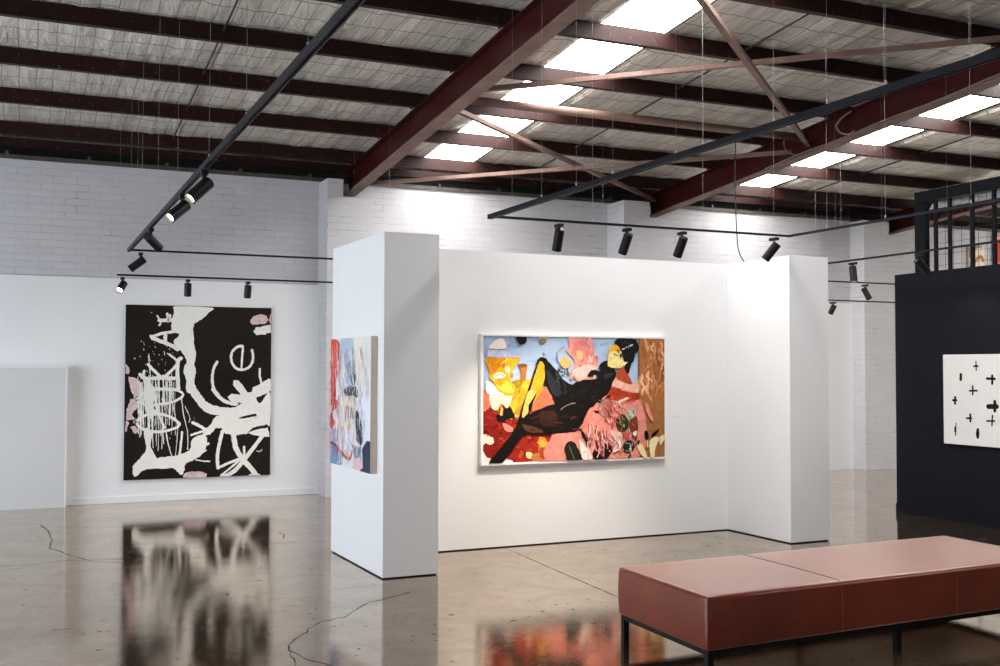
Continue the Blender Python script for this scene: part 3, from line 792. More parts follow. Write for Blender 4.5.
MAIN = [
('p','c4574a',0,[3565,1277,4259,1272,4259,676,3567,700]),
('q','a3301f',0,[3558,1202,3718,1123,3870,1062,4158,919,4204,660,3560,683]),
('l','a2b8de',20.8,[3795,1465,3850,1452,3857,1440]),
('l','bccce6',43.4,[4311,1431,4247,1433,4291,1417]),
('l','b2b6d2',33.9,[4557,1559,4588,1546,4633,1549]),
('l','b4c6e2',27.5,[4929,1715,4870,1728,4906,1702]),
('l','9db4d4',32.4,[3775,1473,3780,1482,3863,1457]),
('l','b4c6e2',22.2,[4946,1391,4905,1389,4890,1400]),
('l','b2b6d2',20.8,[4323,1610,4350,1596,4376,1637]),
('l','b4c6e2',32.9,[4593,1356,4628,1355,4699,1372]),
('l','9db4d4',41.4,[4354,1491,4311,1481,4308,1476]),
('l','a2b8de',39.8,[3907,1649,3882,1644,3818,1627]),
('l','bccce6',21.5,[4137,1359,4104,1362,4103,1338]),
('l','b4c6e2',26.6,[3663,1424,3717,1436,3696,1436]),
('l','9db4d4',39.8,[3802,1683,3866,1677,3865,1698]),
('l','9db4d4',37.1,[4308,1452,4247,1456,4287,1459]),
('l','bccce6',28.7,[4248,1390,4258,1387,4267,1377]),
('l','b2b6d2',35.0,[3740,1456,3762,1462,3865,1460]),
('l','9db4d4',37.5,[4644,1422,4634,1425,4617,1414]),
('l','9db4d4',31.5,[3665,1664,3685,1652,3717,1643]),
('l','b2b6d2',17.7,[3818,1406,3768,1403,3752,1392]),
('l','a2b8de',37.3,[4915,1580,4860,1589,4812,1593]),
('l','9db4d4',31.6,[4003,1696,4024,1685,4042,1696]),
('l','b2b6d2',35.3,[4945,1688,4902,1692,4870,1699]),
('l','9db4d4',19.2,[4653,1650,4678,1656,4795,1675]),
('l','b2b6d2',29.0,[3668,1421,3708,1434,3751,1424]),
('l','b4c6e2',38.5,[4111,1569,4108,1570,4078,1557]),
('l','a2b8de',19.4,[4602,1552,4575,1553,4513,1526]),
('l','a2b8de',35.2,[4241,1537,4199,1530,4151,1517]),
('l','a2b8de',43.1,[4541,1629,4562,1632,4615,1618]),
('l','9db4d4',25.5,[3790,1636,3796,1645,3858,1630]),
('l','a2b8de',24.1,[4631,1360,4616,1364,4540,1350]),
('l','9db4d4',39.7,[4949,1605,5015,1605,4984,1594]),
('l','a2b8de',31.5,[3783,1569,3814,1565,3871,1561]),
('l','b4c6e2',18.1,[3703,1365,3681,1361,3592,1372]),
('l','a2b8de',25.2,[4388,1572,4405,1586,4464,1595]),
('l','9db4d4',19.6,[4204,1393,4214,1384,4317,1391]),
('l','9db4d4',35.7,[3826,1566,3788,1557,3750,1567]),
('l','9db4d4',28.3,[4505,1691,4515,1691,4578,1690]),
('l','bccce6',40.3,[4535,1472,4524,1478,4446,1499]),
('l','9db4d4',23.0,[4519,1650,4494,1654,4496,1645]),
('l','b4c6e2',23.5,[4701,1574,4684,1578,4665,1591]),
('l','9db4d4',35.4,[4954,1567,4969,1580,5005,1565]),
('l','a2b8de',32.9,[3807,1458,3818,1448,3913,1436]),
('l','bccce6',16.6,[3868,1434,3842,1422,3745,1418]),
('l','a2b8de',40.2,[4058,1493,4014,1502,3934,1490]),
('l','a2b8de',26.2,[3853,1356,3902,1346,3901,1379]),
('l','b2b6d2',18.0,[3813,1518,3821,1531,3868,1513]),
('q','8c1f14',0,[3558,1111,3679,1084,3726,1015,3840,962,3745,871,3633,705,3559,808]),
('q','a2281a',0,[3746,718,3812,801,3926,866,4120,904,4140,679,3812,690]),
('l','c23c22',12.6,[3957,1013,3931,1013,3906,1013]),
('l','5e120c',15.6,[3708,931,3729,926,3722,935]),
('l','c23c22',22.0,[3853,993,3854,982,3887,973]),
('l','c23c22',19.5,[3997,690,4008,705,4035,683]),
('l','8c2418',23.3,[4157,1015,4141,1007,4118,1046]),
('l','5e120c',13.9,[3645,969,3661,970,3685,995]),
('l','7c1a10',11.3,[3630,839,3655,848,3677,814]),
('l','a82c1a',12.1,[3747,845,3745,841,3711,845]),
('l','8c2418',22.2,[4021,894,3995,882,3991,926]),
('l','7c1a10',20.5,[3733,996,3736,984,3770,1025]),
('l','5e120c',21.0,[3916,918,3934,913,3936,927]),
('l','5e120c',13.4,[3940,912,3917,928,3903,916]),
('l','a82c1a',14.9,[3911,861,3897,872,3866,873]),
('l','c23c22',11.8,[3693,1084,3689,1080,3646,1102]),
('l','7c1a10',12.1,[3880,1054,3901,1062,3920,1050]),
('l','c23c22',19.7,[3709,860,3704,857,3664,860]),
('l','8c2418',22.9,[3574,983,3584,974,3576,983]),
('l','7c1a10',20.5,[4021,859,3994,873,3965,844]),
('l','a82c1a',11.0,[3878,1034,3896,1029,3900,1014]),
('l','c23c22',19.6,[3735,1066,3756,1077,3752,1090]),
('l','8c2418',17.0,[3826,1007,3850,1009,3865,998]),
('l','7c1a10',23.2,[3893,951,3879,958,3874,971]),
('l','c23c22',13.5,[3816,1020,3810,1009,3797,1010]),
('l','d05a34',13.6,[3949,915,3973,924,3989,889]),
('l','8c2418',24.0,[3782,1044,3786,1038,3826,1032]),
('l','a82c1a',10.6,[4085,996,4101,985,4131,981]),
('l','d05a34',13.2,[3906,724,3884,733,3899,754]),
('l','c23c22',12.0,[3787,1025,3769,1027,3750,1038]),
('l','7c1a10',14.9,[3793,1046,3788,1059,3766,1073]),
('l','8c2418',14.2,[3671,867,3679,859,3724,863]),
('l','5e120c',11.4,[3573,940,3590,946,3611,918]),
('l','c23c22',10.2,[3769,721,3787,710,3785,703]),
('l','8c2418',18.4,[3766,1035,3772,1049,3811,1054]),
('l','d05a34',20.6,[3892,752,3912,748,3903,772]),
('l','5e120c',13.7,[3808,969,3830,957,3850,953]),
('l','c23c22',16.8,[3755,979,3783,991,3809,952]),
('l','8c2418',11.4,[3974,776,3956,762,3924,752]),
('l','d05a34',24.3,[3987,899,3961,896,3986,882]),
('l','8c2418',11.5,[3872,805,3847,794,3817,778]),
('l','5e120c',24.1,[3806,700,3820,707,3838,690]),
('l','c23c22',15.8,[3744,725,3718,721,3713,710]),
('l','7c1a10',17.6,[4005,947,3986,935,3978,949]),
('l','c23c22',17.8,[3709,879,3728,884,3743,863]),
('l','c23c22',11.5,[4010,838,4029,822,4040,811]),
('l','5e120c',18.8,[3992,990,4009,997,4021,1015]),
('l','d05a34',17.5,[4044,722,4072,730,4075,708]),
('q','f0e0cc',0,[3558,918,3642,895,3652,848,3614,836,3586,850,3559,842]),
('q','efe6dc',0,[3559,783,3587,740,3633,718,3605,681,3559,681]),
('l','94261a',14.2,[3961,999,3984,990]),
('l','d86a4a',19.4,[3956,1152,3975,1153]),
('l','c03a24',18.0,[3851,905,3902,896]),
('l','94261a',11.1,[3914,805,3905,807]),
('l','c03a24',12.9,[3853,808,3897,813]),
('l','c03a24',15.2,[3703,967,3718,973]),
('l','7c1a10',8.9,[3658,737,3694,743]),
('l','94261a',9.9,[3916,1013,3912,1003]),
('l','7c1a10',18.6,[3912,1054,3943,1064]),
('l','b04030',18.2,[3884,948,3922,944]),
('l','c03a24',12.4,[3913,1135,3940,1138]),
('l','94261a',16.7,[3710,820,3693,817]),
('l','d86a4a',10.9,[3960,1194,3974,1197]),
('l','d86a4a',13.2,[3598,917,3601,907]),
('l','c03a24',14.6,[3707,992,3703,1000]),
('l','b04030',13.2,[3597,1060,3637,1051]),
('l','c03a24',9.4,[3570,996,3597,1002]),
('l','94261a',20.9,[4030,1158,4056,1167]),
('l','c03a24',11.7,[3824,852,3863,850]),
('l','b04030',14.7,[3854,1028,3860,1019]),
('l','7c1a10',9.6,[3688,1171,3700,1181]),
('l','d86a4a',10.4,[4032,754,4066,748]),
('l','b04030',17.5,[3962,783,4001,784]),
('l','b04030',11.7,[3833,795,3840,797]),
('q','f3e6da',0,[3741,714,3812,707,3822,681,3708,681]),
('q','e8b45a',0,[4062,862,4120,878,4140,808,4091,801,4047,837]),
('q','f6dc9a',0,[3946,763,3994,761,4004,718,3955,718]),
('q','f6e2b0',0,[4076,845,4106,844,4106,818,4081,819]),
('q','c97a4a',0,[4004,744,4101,758,4140,722,4062,690,4004,701]),
('q','d98a3a',0,[4062,880,4131,860,4170,799,4141,722,4072,715]),
('q','f0b040',0,[4072,862,4150,834,4131,800,4072,819]),
('q','b84a24',0,[4072,793,4150,791,4111,714,4072,724]),
('q','e8897c',0,[3731,1007,3812,980,3831,954,3802,933,3755,947]),
('q','d98a80',0,[3558,1204,3613,1195,3632,1161,3595,1119,3560,1111]),
('q','e9a92a',0,[3839,1352,3974,1361,4042,1352,4100,1300,4120,1190,3907,1146,3840,1193,3811,1250]),
('q','8f8128',0,[3820,1344,3906,1352,3897,1301,3839,1288]),
('q','e8b030',0,[3632,1186,3716,1202,3926,1226,3935,1157,3859,1081,3840,1064,3745,1160,3688,1126,3707,1092,3660,1135]),
('q','b5892e',0,[3859,1133,3926,1157,3916,1072,3878,1030,3840,1064]),
('l','f2d070',17.7,[3819,1071,3807,1042,3790,1084]),
('l','f2d070',17.9,[3722,1284,3729,1261,3744,1312]),
('l','e09a20',21.9,[3848,1227,3860,1243,3871,1256]),
('l','d8901c',19.9,[3812,1196,3829,1211,3819,1215]),
('l','c8862a',21.9,[3734,1127,3724,1114,3711,1175]),
('l','d8901c',22.2,[3896,1204,3879,1211,3885,1170]),
('l','f2d070',18.4,[3713,1082,3716,1064,3726,1126]),
('l','f0bc3a',14.3,[3843,1109,3825,1136,3809,1075]),
('l','f0bc3a',21.4,[3779,1137,3793,1113,3781,1106]),
('l','f0bc3a',20.2,[3824,1296,3830,1319,3838,1278]),
('l','f2d070',17.2,[3873,1094,3869,1070,3846,1066]),
('l','d8901c',14.4,[3737,1265,3751,1240,3764,1278]),
('l','c8862a',15.7,[3922,1087,3915,1071,3895,1113]),
('l','f0bc3a',19.9,[3926,1311,3937,1287,3959,1314]),
('l','e09a20',22.7,[3928,1245,3924,1229,3924,1240]),
('l','f2d070',17.8,[3727,1165,3729,1164,3758,1213]),
('l','d8901c',12.3,[3922,1139,3929,1155,3932,1174]),
('l','e09a20',20.5,[3865,1322,3877,1340,3868,1333]),
('l','d8901c',22.2,[3890,1085,3874,1068,3875,1136]),
('l','e09a20',14.9,[3868,1261,3852,1289,3851,1208]),
('l','e09a20',14.8,[3921,1208,3906,1190,3897,1237]),
('l','e09a20',16.6,[3722,1325,3722,1339,3693,1338]),
('l','f2d070',16.0,[3881,1068,3893,1051,3909,1085]),
('l','c8862a',16.0,[3879,1267,3883,1257,3886,1307]),
('l','f0bc3a',12.0,[3843,1161,3834,1162,3834,1112]),
('l','f2d070',20.6,[3742,1325,3726,1318,3735,1274]),
('q','1a1210',0,[3731,1168,3759,1181,3787,1159,3840,1073,3830,1048,3764,1040,3755,1019,3689,1033,3684,1084,3731,1066,3740,1109]),
('q','7a3434',0,[3731,1177,3773,1176,3792,1133,3745,1130]),
('q','d07058',0,[3557,1286,3585,1252,3632,1243,3623,1196,3614,1133,3560,1134]),
('q','ecd0bc',0,[3623,1239,3801,1241,3811,1194,3773,1131,3716,1166,3688,1115,3632,1133]),
('q','e9a81c',0,[3594,1535,3877,1537,3849,1481,3811,1412,3801,1361,3830,1301,3839,1250,3811,1229,3754,1233,3688,1276,3650,1336,3613,1370,3617,1421,3599,1480]),
('q','cf8412',0,[3598,1531,3744,1527,3716,1480,3650,1404,3613,1421]),
('l','e8a41c',11.3,[3679,1329,3674,1321,3670,1344]),
('l','f4cc58',13.7,[3780,1391,3781,1376,3787,1415]),
('l','e8a41c',16.3,[3774,1480,3777,1505,3793,1472]),
('l','f4cc58',10.5,[3650,1374,3652,1351,3663,1355]),
('l','e8a41c',10.9,[3718,1300,3711,1277,3689,1307]),
('l','e8a41c',11.6,[3792,1465,3789,1466,3772,1509]),
('l','c87c14',10.1,[3754,1451,3749,1434,3747,1435]),
('l','f4cc58',12.7,[3731,1474,3732,1491,3742,1510]),
('l','c87c14',16.5,[3724,1463,3739,1484,3736,1456]),
('l','e8a41c',14.9,[3716,1347,3727,1332,3734,1395]),
('l','d8921a',15.0,[3621,1460,3611,1449,3620,1487]),
('l','d8921a',17.2,[3700,1304,3709,1325,3700,1346]),
('l','c87c14',16.8,[3711,1388,3700,1368,3705,1360]),
('l','d8921a',18.2,[3803,1399,3815,1409,3822,1386]),
('l','c87c14',13.9,[3765,1509,3759,1514,3743,1533]),
('l','c87c14',15.2,[3703,1460,3700,1482,3694,1461]),
('l','c87c14',11.3,[3776,1463,3787,1462,3779,1427]),
('l','e8a41c',8.3,[3709,1353,3709,1329,3699,1306]),
('l','e8a41c',10.2,[3785,1369,3780,1372,3782,1384]),
('l','f4cc58',18.1,[3755,1501,3756,1504,3772,1537]),
('l','e8a41c',11.1,[3687,1430,3697,1409,3711,1458]),
('l','c87c14',10.3,[3713,1314,3708,1296,3707,1275]),
('q','f2c648',0,[3763,1353,3830,1284,3820,1250,3735,1259,3669,1319,3716,1310]),
('q','f1e6e2',0,[3585,1353,3613,1345,3660,1310,3688,1272,3745,1240,3613,1241,3580,1286]),
('q','b7bfdd',0,[3589,1594,3607,1603,3744,1591,3872,1558,3853,1539,3598,1541]),
('l','8d7a78',4.2,[3594,1594,3589,1552]),
('l','b89a80',6.2,[3598,1541,3877,1539]),
('l','a08a80',4.5,[3593,1603,3748,1606]),
('q','f2e6dc',0,[3607,1611,3640,1654,3682,1684,3739,1687,3753,1613]),
('q','f3ead8',0,[3650,1395,3697,1421,3754,1399,3754,1382,3688,1366,3655,1374]),
('l','d89a30',7.6,[3660,1387,3706,1400,3754,1387]),
('q','ecd2a8',0,[3754,1463,3787,1472,3801,1421,3777,1408,3749,1438]),
('q','171410',0,[3853,1717,3944,1718,3939,1662,3882,1648]),
('q','a79c86',0,[4061,1707,4124,1717,4139,1673,4100,1655,4070,1659]),
('q','77705c',0,[4071,1694,4100,1703,4130,1686,4110,1655,4071,1659]),
('q','b06a28',0,[3877,1481,3949,1481,3945,1421,3935,1352,3892,1352,3897,1421,3875,1464]),
('q','7a4c24',0,[3870,1485,3949,1485,3935,1460,3882,1459]),
('q','e0938a',0,[4338,1711,4399,1721,4469,1708,4551,1718,4582,1643,4592,1554,4623,1475,4520,1404,4439,1342,4368,1421,4399,1509,4318,1597,4348,1641]),
('q','d9827a',0,[4399,1659,4469,1686,4541,1643,4561,1545,4510,1483,4429,1545,4368,1571]),
('l','cc6e68',12.8,[4505,1690,4511,1696,4521,1696]),
('l','eab0a6',21.5,[4511,1419,4491,1422,4495,1424]),
('l','cc6e68',11.6,[4594,1437,4597,1452,4623,1418]),
('l','eab0a6',16.4,[4352,1376,4371,1363,4375,1392]),
('l','e29488',17.8,[4480,1376,4463,1371,4461,1390]),
('l','f0c0b6',16.9,[4592,1391,4591,1375,4581,1388]),
('l','e29488',23.2,[4599,1555,4595,1535,4565,1590]),
('l','cc6e68',16.0,[4445,1462,4455,1485,4468,1428]),
('l','d4786e',18.4,[4561,1553,4569,1567,4582,1509]),
('l','eab0a6',12.4,[4546,1640,4559,1646,4547,1604]),
('l','e29488',19.8,[4518,1380,4524,1375,4549,1339]),
('l','f0c0b6',22.6,[4556,1523,4571,1548,4557,1498]),
('l','cc6e68',17.5,[4528,1547,4516,1565,4514,1592]),
('l','eab0a6',11.2,[4469,1605,4468,1628,4464,1558]),
('l','f0c0b6',12.8,[4533,1550,4550,1555,4551,1510]),
('l','cc6e68',14.0,[4574,1498,4554,1481,4548,1498]),
('l','f0c0b6',14.2,[4533,1687,4528,1693,4532,1653]),
('l','d4786e',17.7,[4524,1439,4512,1442,4498,1465]),
('l','f0c0b6',15.1,[4602,1666,4604,1661,4604,1671]),
('l','cc6e68',14.7,[4394,1389,4379,1369,4364,1356]),
('l','eab0a6',19.7,[4540,1546,4540,1531,4529,1507]),
('l','e29488',17.1,[4467,1627,4473,1629,4494,1621]),
('l','d4786e',16.0,[4361,1404,4349,1403,4327,1423]),
('l','cc6e68',16.6,[4483,1521,4464,1508,4473,1541]),
('l','d4786e',13.1,[4508,1398,4506,1382,4507,1360]),
('l','cc6e68',14.9,[4600,1546,4617,1550,4619,1518]),
('q','eab4aa',0,[4368,1421,4469,1474,4571,1483,4612,1439,4551,1386,4449,1351]),
('q','e8b47a',0,[4414,1589,4464,1598,4474,1536,4429,1527]),
('q','dfb070',0,[4263,1517,4298,1557,4358,1518,4368,1483,4308,1452,4263,1482]),
('l','8e98a8',6.6,[4229,1561,4248,1605,4308,1640]),
('l','5c5a5c',7.1,[4229,1569,4234,1517,4249,1495]),
('q','e59a90',0,[4449,1346,4510,1377,4612,1359,4602,1315,4551,1297]),
('p','a3673f',0,[5026,1730,5313,1734,5311,1146,5025,1150]),
('p','a06a40',0,[5014,1198,5312,1195,5310,674,4955,681,5014,927]),
('l','e6b088',23.6,[5095,1293,5066,1261,5064,1228]),
('l','8a4f2a',11.4,[5170,1544,5167,1515,5169,1486]),
('l','dba070',16.5,[5257,1684,5270,1647,5258,1610]),
('l','dba070',20.0,[5277,1398,5310,1343,5239,1289]),
('l','e6b088',18.1,[5135,1427,5108,1386,5170,1345]),
('l','d9956a',10.8,[5091,1361,5119,1309,5089,1257]),
('l','8a4f2a',23.7,[5287,1464,5273,1406,5274,1349]),
('l','e6b088',20.5,[5071,1381,5059,1350,5059,1319]),
('l','c98450',9.3,[5167,1444,5168,1404,5167,1364]),
('l','e8b68c',13.3,[5276,1496,5265,1440,5311,1383]),
('l','c98450',11.1,[5095,1707,5116,1669,5128,1632]),
('l','dba070',13.4,[5141,1648,5122,1593,5164,1539]),
('l','e8b68c',11.0,[5039,1381,5044,1340,5074,1299]),
('l','dba070',10.0,[5185,1541,5171,1510,5150,1479]),
('l','b87040',10.0,[5064,1489,5092,1447,5063,1405]),
('l','c98450',21.1,[5196,1638,5189,1573,5202,1508]),
('l','b87040',19.1,[5128,1292,5128,1264,5090,1237]),
('l','b87040',25.4,[5270,1334,5275,1273,5241,1213]),
('l','8a4f2a',14.0,[5153,1685,5173,1633,5178,1581]),
('l','e6b088',20.6,[5064,1400,5060,1347,5084,1293]),
('l','e8b68c',10.0,[5161,1547,5131,1504,5121,1462]),
('l','dba070',18.3,[5092,1720,5102,1668,5120,1616]),
('l','b87040',12.7,[5295,1388,5309,1335,5269,1283]),
('l','dba070',9.4,[5175,1390,5161,1336,5157,1282]),
('l','e6b088',24.1,[5120,1317,5107,1274,5124,1230]),
('l','d9956a',14.4,[5133,1302,5120,1240,5161,1178]),
('l','8a4f2a',24.3,[5273,1432,5265,1400,5313,1367]),
('l','b87040',19.2,[5119,1592,5146,1540,5120,1488]),
('l','e6b088',16.5,[5130,1420,5125,1369,5129,1318]),
('l','e6b088',20.7,[5259,1603,5282,1573,5301,1543]),
('l','c98450',13.0,[5201,1354,5220,1286,5201,1218]),
('l','e8b68c',12.5,[5272,1539,5291,1497,5293,1454]),
('l','c98450',10.5,[5251,1456,5251,1394,5217,1333]),
('l','8a4f2a',9.8,[5059,1645,5086,1595,5083,1545]),
('l','8a4f2a',12.3,[5197,1416,5194,1385,5212,1354]),
('l','e6b088',23.0,[5186,1667,5158,1624,5211,1582]),
('l','b87040',8.6,[5059,1660,5031,1600,5035,1540]),
('l','c98450',24.4,[5246,1624,5217,1566,5280,1508]),
('l','8a4f2a',9.6,[5197,1529,5174,1495,5217,1461]),
('l','c98450',8.4,[5178,1686,5194,1621,5144,1555]),
('l','d9956a',12.3,[5183,1394,5192,1332,5165,1271]),
('l','dba070',9.8,[5169,1673,5201,1617,5206,1560]),
('l','b87040',16.8,[5122,1540,5118,1506,5139,1472]),
('l','8a4f2a',24.5,[5213,1595,5218,1534,5247,1473]),
('q','dd8174',0,[4014,657,4141,722,4180,903,4318,925,4409,950,4540,1123,4633,1202,4715,1237,4715,632]),
('l','d0746a',13.7,[4440,771,4449,778,4445,739]),
('l','e4887c',22.2,[4345,1163,4372,1183,4359,1185]),
('l','e4887c',15.0,[4480,1092,4479,1096,4429,1135]),
('l','e8958a',21.6,[4710,814,4714,790,4726,789]),
('l','d0746a',17.8,[4378,851,4355,846,4342,828]),
('l','e8958a',20.7,[4841,990,4866,1011,4892,1033]),
('l','c8645c',22.1,[4564,721,4543,716,4564,752]),
('l','e4887c',24.4,[4806,815,4832,823,4854,850]),
('l','e8958a',24.6,[4959,870,4988,853,4972,910]),
('l','c8645c',27.4,[4307,1147,4333,1125,4311,1182]),
('l','f0a89c',19.6,[4971,1086,4968,1105,4962,1078]),
('l','f0a89c',20.4,[4870,1096,4853,1104,4834,1053]),
('l','e8958a',26.7,[4891,816,4896,813,4933,790]),
('l','d0746a',18.3,[4860,1116,4851,1092,4849,1075]),
('l','c8645c',20.8,[4392,991,4402,988,4426,1026]),
('l','e4887c',16.7,[4276,1011,4289,1028,4306,979]),
('l','c8645c',16.4,[4448,1142,4466,1156,4492,1104]),
('l','e8958a',17.0,[4789,821,4762,803,4764,855]),
('l','c8645c',24.1,[4870,1050,4871,1028,4883,1038]),
('l','e4887c',16.1,[4722,978,4740,987,4772,951]),
('l','e4887c',25.8,[4550,750,4524,735,4499,783]),
('l','e4887c',21.4,[4522,1139,4506,1136,4508,1117]),
('l','e8958a',22.2,[4968,696,4994,694,4987,702]),
('l','d0746a',27.1,[4794,838,4776,823,4742,815]),
('l','e4887c',26.5,[4838,945,4833,968,4785,916]),
('l','c8645c',20.7,[4817,955,4812,960,4814,973]),
('l','c8645c',26.5,[4328,1093,4308,1092,4287,1065]),
('l','e8958a',17.4,[4514,900,4517,924,4527,930]),
('l','e4887c',23.8,[4920,1008,4924,998,4966,1003]),
('l','d0746a',26.8,[4886,942,4862,939,4875,930]),
('q','e28e80',0,[4159,691,4203,898,4478,931,4547,1152,4736,1251,5025,1228,5035,691]),
('q','9e3c22',0,[4724,1251,4855,1456,4928,1373,5025,1228,5024,1187,4879,1178,4783,1210]),
('q','e5a08e',0,[4748,1312,4807,1394,4879,1328,5000,1291,5025,1249,4927,1250,4783,1292]),
('q','b04a2c',0,[4830,1448,4882,1453,4951,1345,4914,1333,4829,1350,4798,1394]),
('q','a23a22',0,[4741,1292,4882,1259,4988,1232,5019,1181,4714,1184,4720,1243]),
('l','8c2c18',18.1,[4737,1275,4740,1275,4750,1275]),
('l','c65a38',18.0,[4952,1197,4926,1196,4937,1185]),
('l','8c2c18',12.8,[4803,1275,4832,1272,4821,1280]),
('l','c65a38',19.1,[4924,1248,4948,1253,4931,1234]),
('l','b84a2c',19.2,[4838,1200,4828,1195,4809,1190]),
('l','8c2c18',13.4,[4758,1245,4780,1237,4819,1234]),
('l','c65a38',13.3,[4770,1200,4766,1193,4756,1214]),
('l','8c2c18',18.8,[4898,1268,4893,1271,4882,1273]),
('q','eeb09a',0,[4735,1332,4767,1377,4829,1345,4945,1318,5031,1349,5030,1249,4924,1259,4798,1296]),
('q','14100f',0,[4023,1481,4086,1541,4130,1525,4219,1438,4333,1316,4439,1344,4510,1306,4592,1297,4602,1359,4612,1403,4520,1381,4551,1435,4612,1439,4638,1426,4633,1475,4674,1510,4736,1520,4768,1475,4799,1403,4767,1332,4715,1243,4633,1185,4551,1120,4449,1122,4170,1125,4170,1190,4111,1282,4110,1482,4071,1508]),
('q','14100f',0,[4091,1533,4158,1474,4339,1324,4478,1354,4641,1374,4653,1476,4689,1516,4784,1455,4760,1333,4712,1231,4571,1151,4524,1091,4431,942,4317,919,4091,910,3925,924,3870,1003,3958,1070,4203,1156,4113,1315,4102,1454]),
('q','14100f',0,[3903,1062,3969,1070,4091,1118,4248,1175,4317,1015,4158,919,3958,923,3849,828,3720,681,3606,681,3676,775,3849,965]),
('q','14100f',0,[3849,984,4024,1454,4046,1523,4091,1543,4135,1514,4091,1395,4002,1158,3958,1061,3903,983]),
('q','e6a428',0,[4057,1494,4091,1504,4109,1454,4102,1335,4013,1217,3969,1159,3958,1198,4013,1375]),
('q','e8b868',0,[3958,1257,4006,1276,4035,1256,3969,1159,3958,1090,3903,1052,3925,1159]),
('p','c87050',0,[4124,1305,4169,1236,4203,1160,4091,1127,3991,1090,3998,1148,4091,1276]),
('q','5a3424',0,[3903,993,3980,982,4069,950,4091,924,3958,933]),
('q','3a2018',0,[4069,1088,4203,1096,4226,996,4091,979]),
('l','30343c',8.2,[4316,1402,4334,1405,4320,1456]),
('l','30343c',11.9,[4233,1436,4251,1442,4234,1428]),
('l','1c1e22',14.7,[4250,1264,4249,1281,4235,1317]),
('l','30343c',13.4,[4228,1335,4230,1367,4255,1288]),
('l','30343c',6.3,[4300,1409,4298,1435,4298,1398]),
('l','30343c',11.0,[4268,1371,4283,1354,4281,1333]),
('l','3a3e46',13.5,[4252,1369,4242,1374,4216,1414]),
('l','30343c',8.4,[4246,1435,4264,1418,4277,1431]),
('l','30343c',13.4,[4246,1340,4239,1337,4222,1377]),
('l','3a3e46',6.5,[4245,1396,4243,1384,4211,1330]),
('l','3a3e46',9.6,[4267,1391,4277,1387,4281,1396]),
('l','22262c',8.6,[4243,1266,4258,1241,4252,1286]),
('l','30343c',6.8,[4204,1326,4212,1307,4231,1344]),
('l','3a3e46',13.1,[4200,1312,4204,1298,4209,1268]),
('l','30343c',12.8,[4236,1393,4239,1409,4243,1448]),
('l','22262c',13.6,[4292,1308,4305,1341,4300,1244]),
('l','2c1814',12.2,[4231,983,4210,973,4184,997]),
('l','2c1814',19.3,[4016,1011,4052,1000,4041,1022]),
('l','3a1e18',15.9,[4108,1039,4128,1044,4147,1025]),
('l','4a2a20',18.7,[4376,944,4405,944,4461,939]),
('l','3a1e18',13.1,[4005,1043,3973,1044,3976,1051]),
('l','2c1814',10.5,[4094,1020,4102,1016,4147,1007]),
('l','1e1210',10.5,[4392,1041,4427,1035,4400,1026]),
('l','1e1210',15.5,[4393,989,4383,993,4350,967]),
('l','3a1e18',8.5,[3984,955,4014,945,3987,941]),
('l','3a1e18',8.7,[4099,1042,4069,1054,4066,1045]),
('l','3a1e18',16.9,[4095,1054,4071,1063,4010,1046]),
('l','2c1814',18.3,[4339,1051,4299,1060,4282,1048]),
('l','2c1814',12.9,[4306,964,4265,961,4219,986]),
('l','2c1814',11.4,[4394,1045,4407,1048,4433,1044]),
('l','1e1210',17.5,[4181,949,4192,939,4245,934]),
('l','4a2a20',16.3,[4401,1044,4367,1041,4365,1026]),
('l','4a2a20',14.3,[4213,999,4221,1003,4279,998]),
('l','1e1210',13.3,[4251,946,4246,940,4231,943]),
('l','201818',14.3,[4564,1178,4572,1192,4643,1165]),
('l','201818',12.4,[4442,1232,4487,1238,4453,1205]),
('l','201818',12.2,[4512,1299,4472,1286,4504,1300]),
('l','201818',20.3,[4651,1259,4614,1260,4574,1269]),
('l','262424',9.8,[4505,1263,4482,1269,4422,1250]),
('l','201818',11.8,[4342,1220,4366,1235,4397,1227]),
('l','201818',9.3,[4394,1192,4388,1211,4332,1215]),
('l','262424',18.7,[4602,1179,4573,1198,4595,1175]),
('l','262424',11.2,[4487,1128,4443,1141,4435,1145]),
('l','1c1a1a',13.2,[4349,1168,4372,1167,4405,1149]),
('l','262424',14.0,[4324,1258,4293,1240,4272,1244]),
('l','201818',11.5,[4678,1292,4700,1304,4752,1305]),
('l','201818',16.8,[4634,1329,4590,1322,4615,1359]),
('l','1c1a1a',10.8,[4625,1090,4580,1092,4623,1079]),
('l','262424',17.5,[4650,1188,4653,1173,4738,1221]),
('l','262424',12.8,[4544,1228,4569,1211,4614,1230]),
('q','272a30',0,[4120,1438,4169,1404,4229,1316,4269,1246,4219,1212,4160,1282]),
('l','9a9080',6.1,[4260,1111,4317,1144,4397,1163]),
('q','2a2c2e',0,[4673,1395,4735,1412,4767,1403,4694,1359]),
('q','f0d88a',0,[4783,1654,4830,1637,4872,1556,4882,1484,4840,1457,4777,1457,4720,1470,4713,1511,4725,1582,4736,1627]),
('l','ecd490',10.7,[4791,1570,4781,1576,4781,1577]),
('l','f2e0a0',11.8,[4804,1574,4813,1572,4825,1590]),
('l','e6c870',15.2,[4744,1521,4753,1532,4760,1523]),
('l','f2e0a0',13.3,[4760,1576,4759,1579,4745,1569]),
('l','f4e8b8',11.8,[4751,1588,4749,1596,4743,1592]),
('l','e6c870',12.9,[4782,1595,4774,1588,4764,1607]),
('l','ecd490',11.5,[4818,1486,4812,1478,4801,1481]),
('l','ecd490',10.2,[4816,1576,4812,1586,4813,1550]),
('l','f4e8b8',17.9,[4858,1523,4850,1531,4847,1526]),
('l','ecd490',12.4,[4748,1608,4747,1612,4733,1603]),
('q','e3a024',0,[4736,1618,4777,1659,4830,1633,4840,1601,4767,1601,4736,1573]),
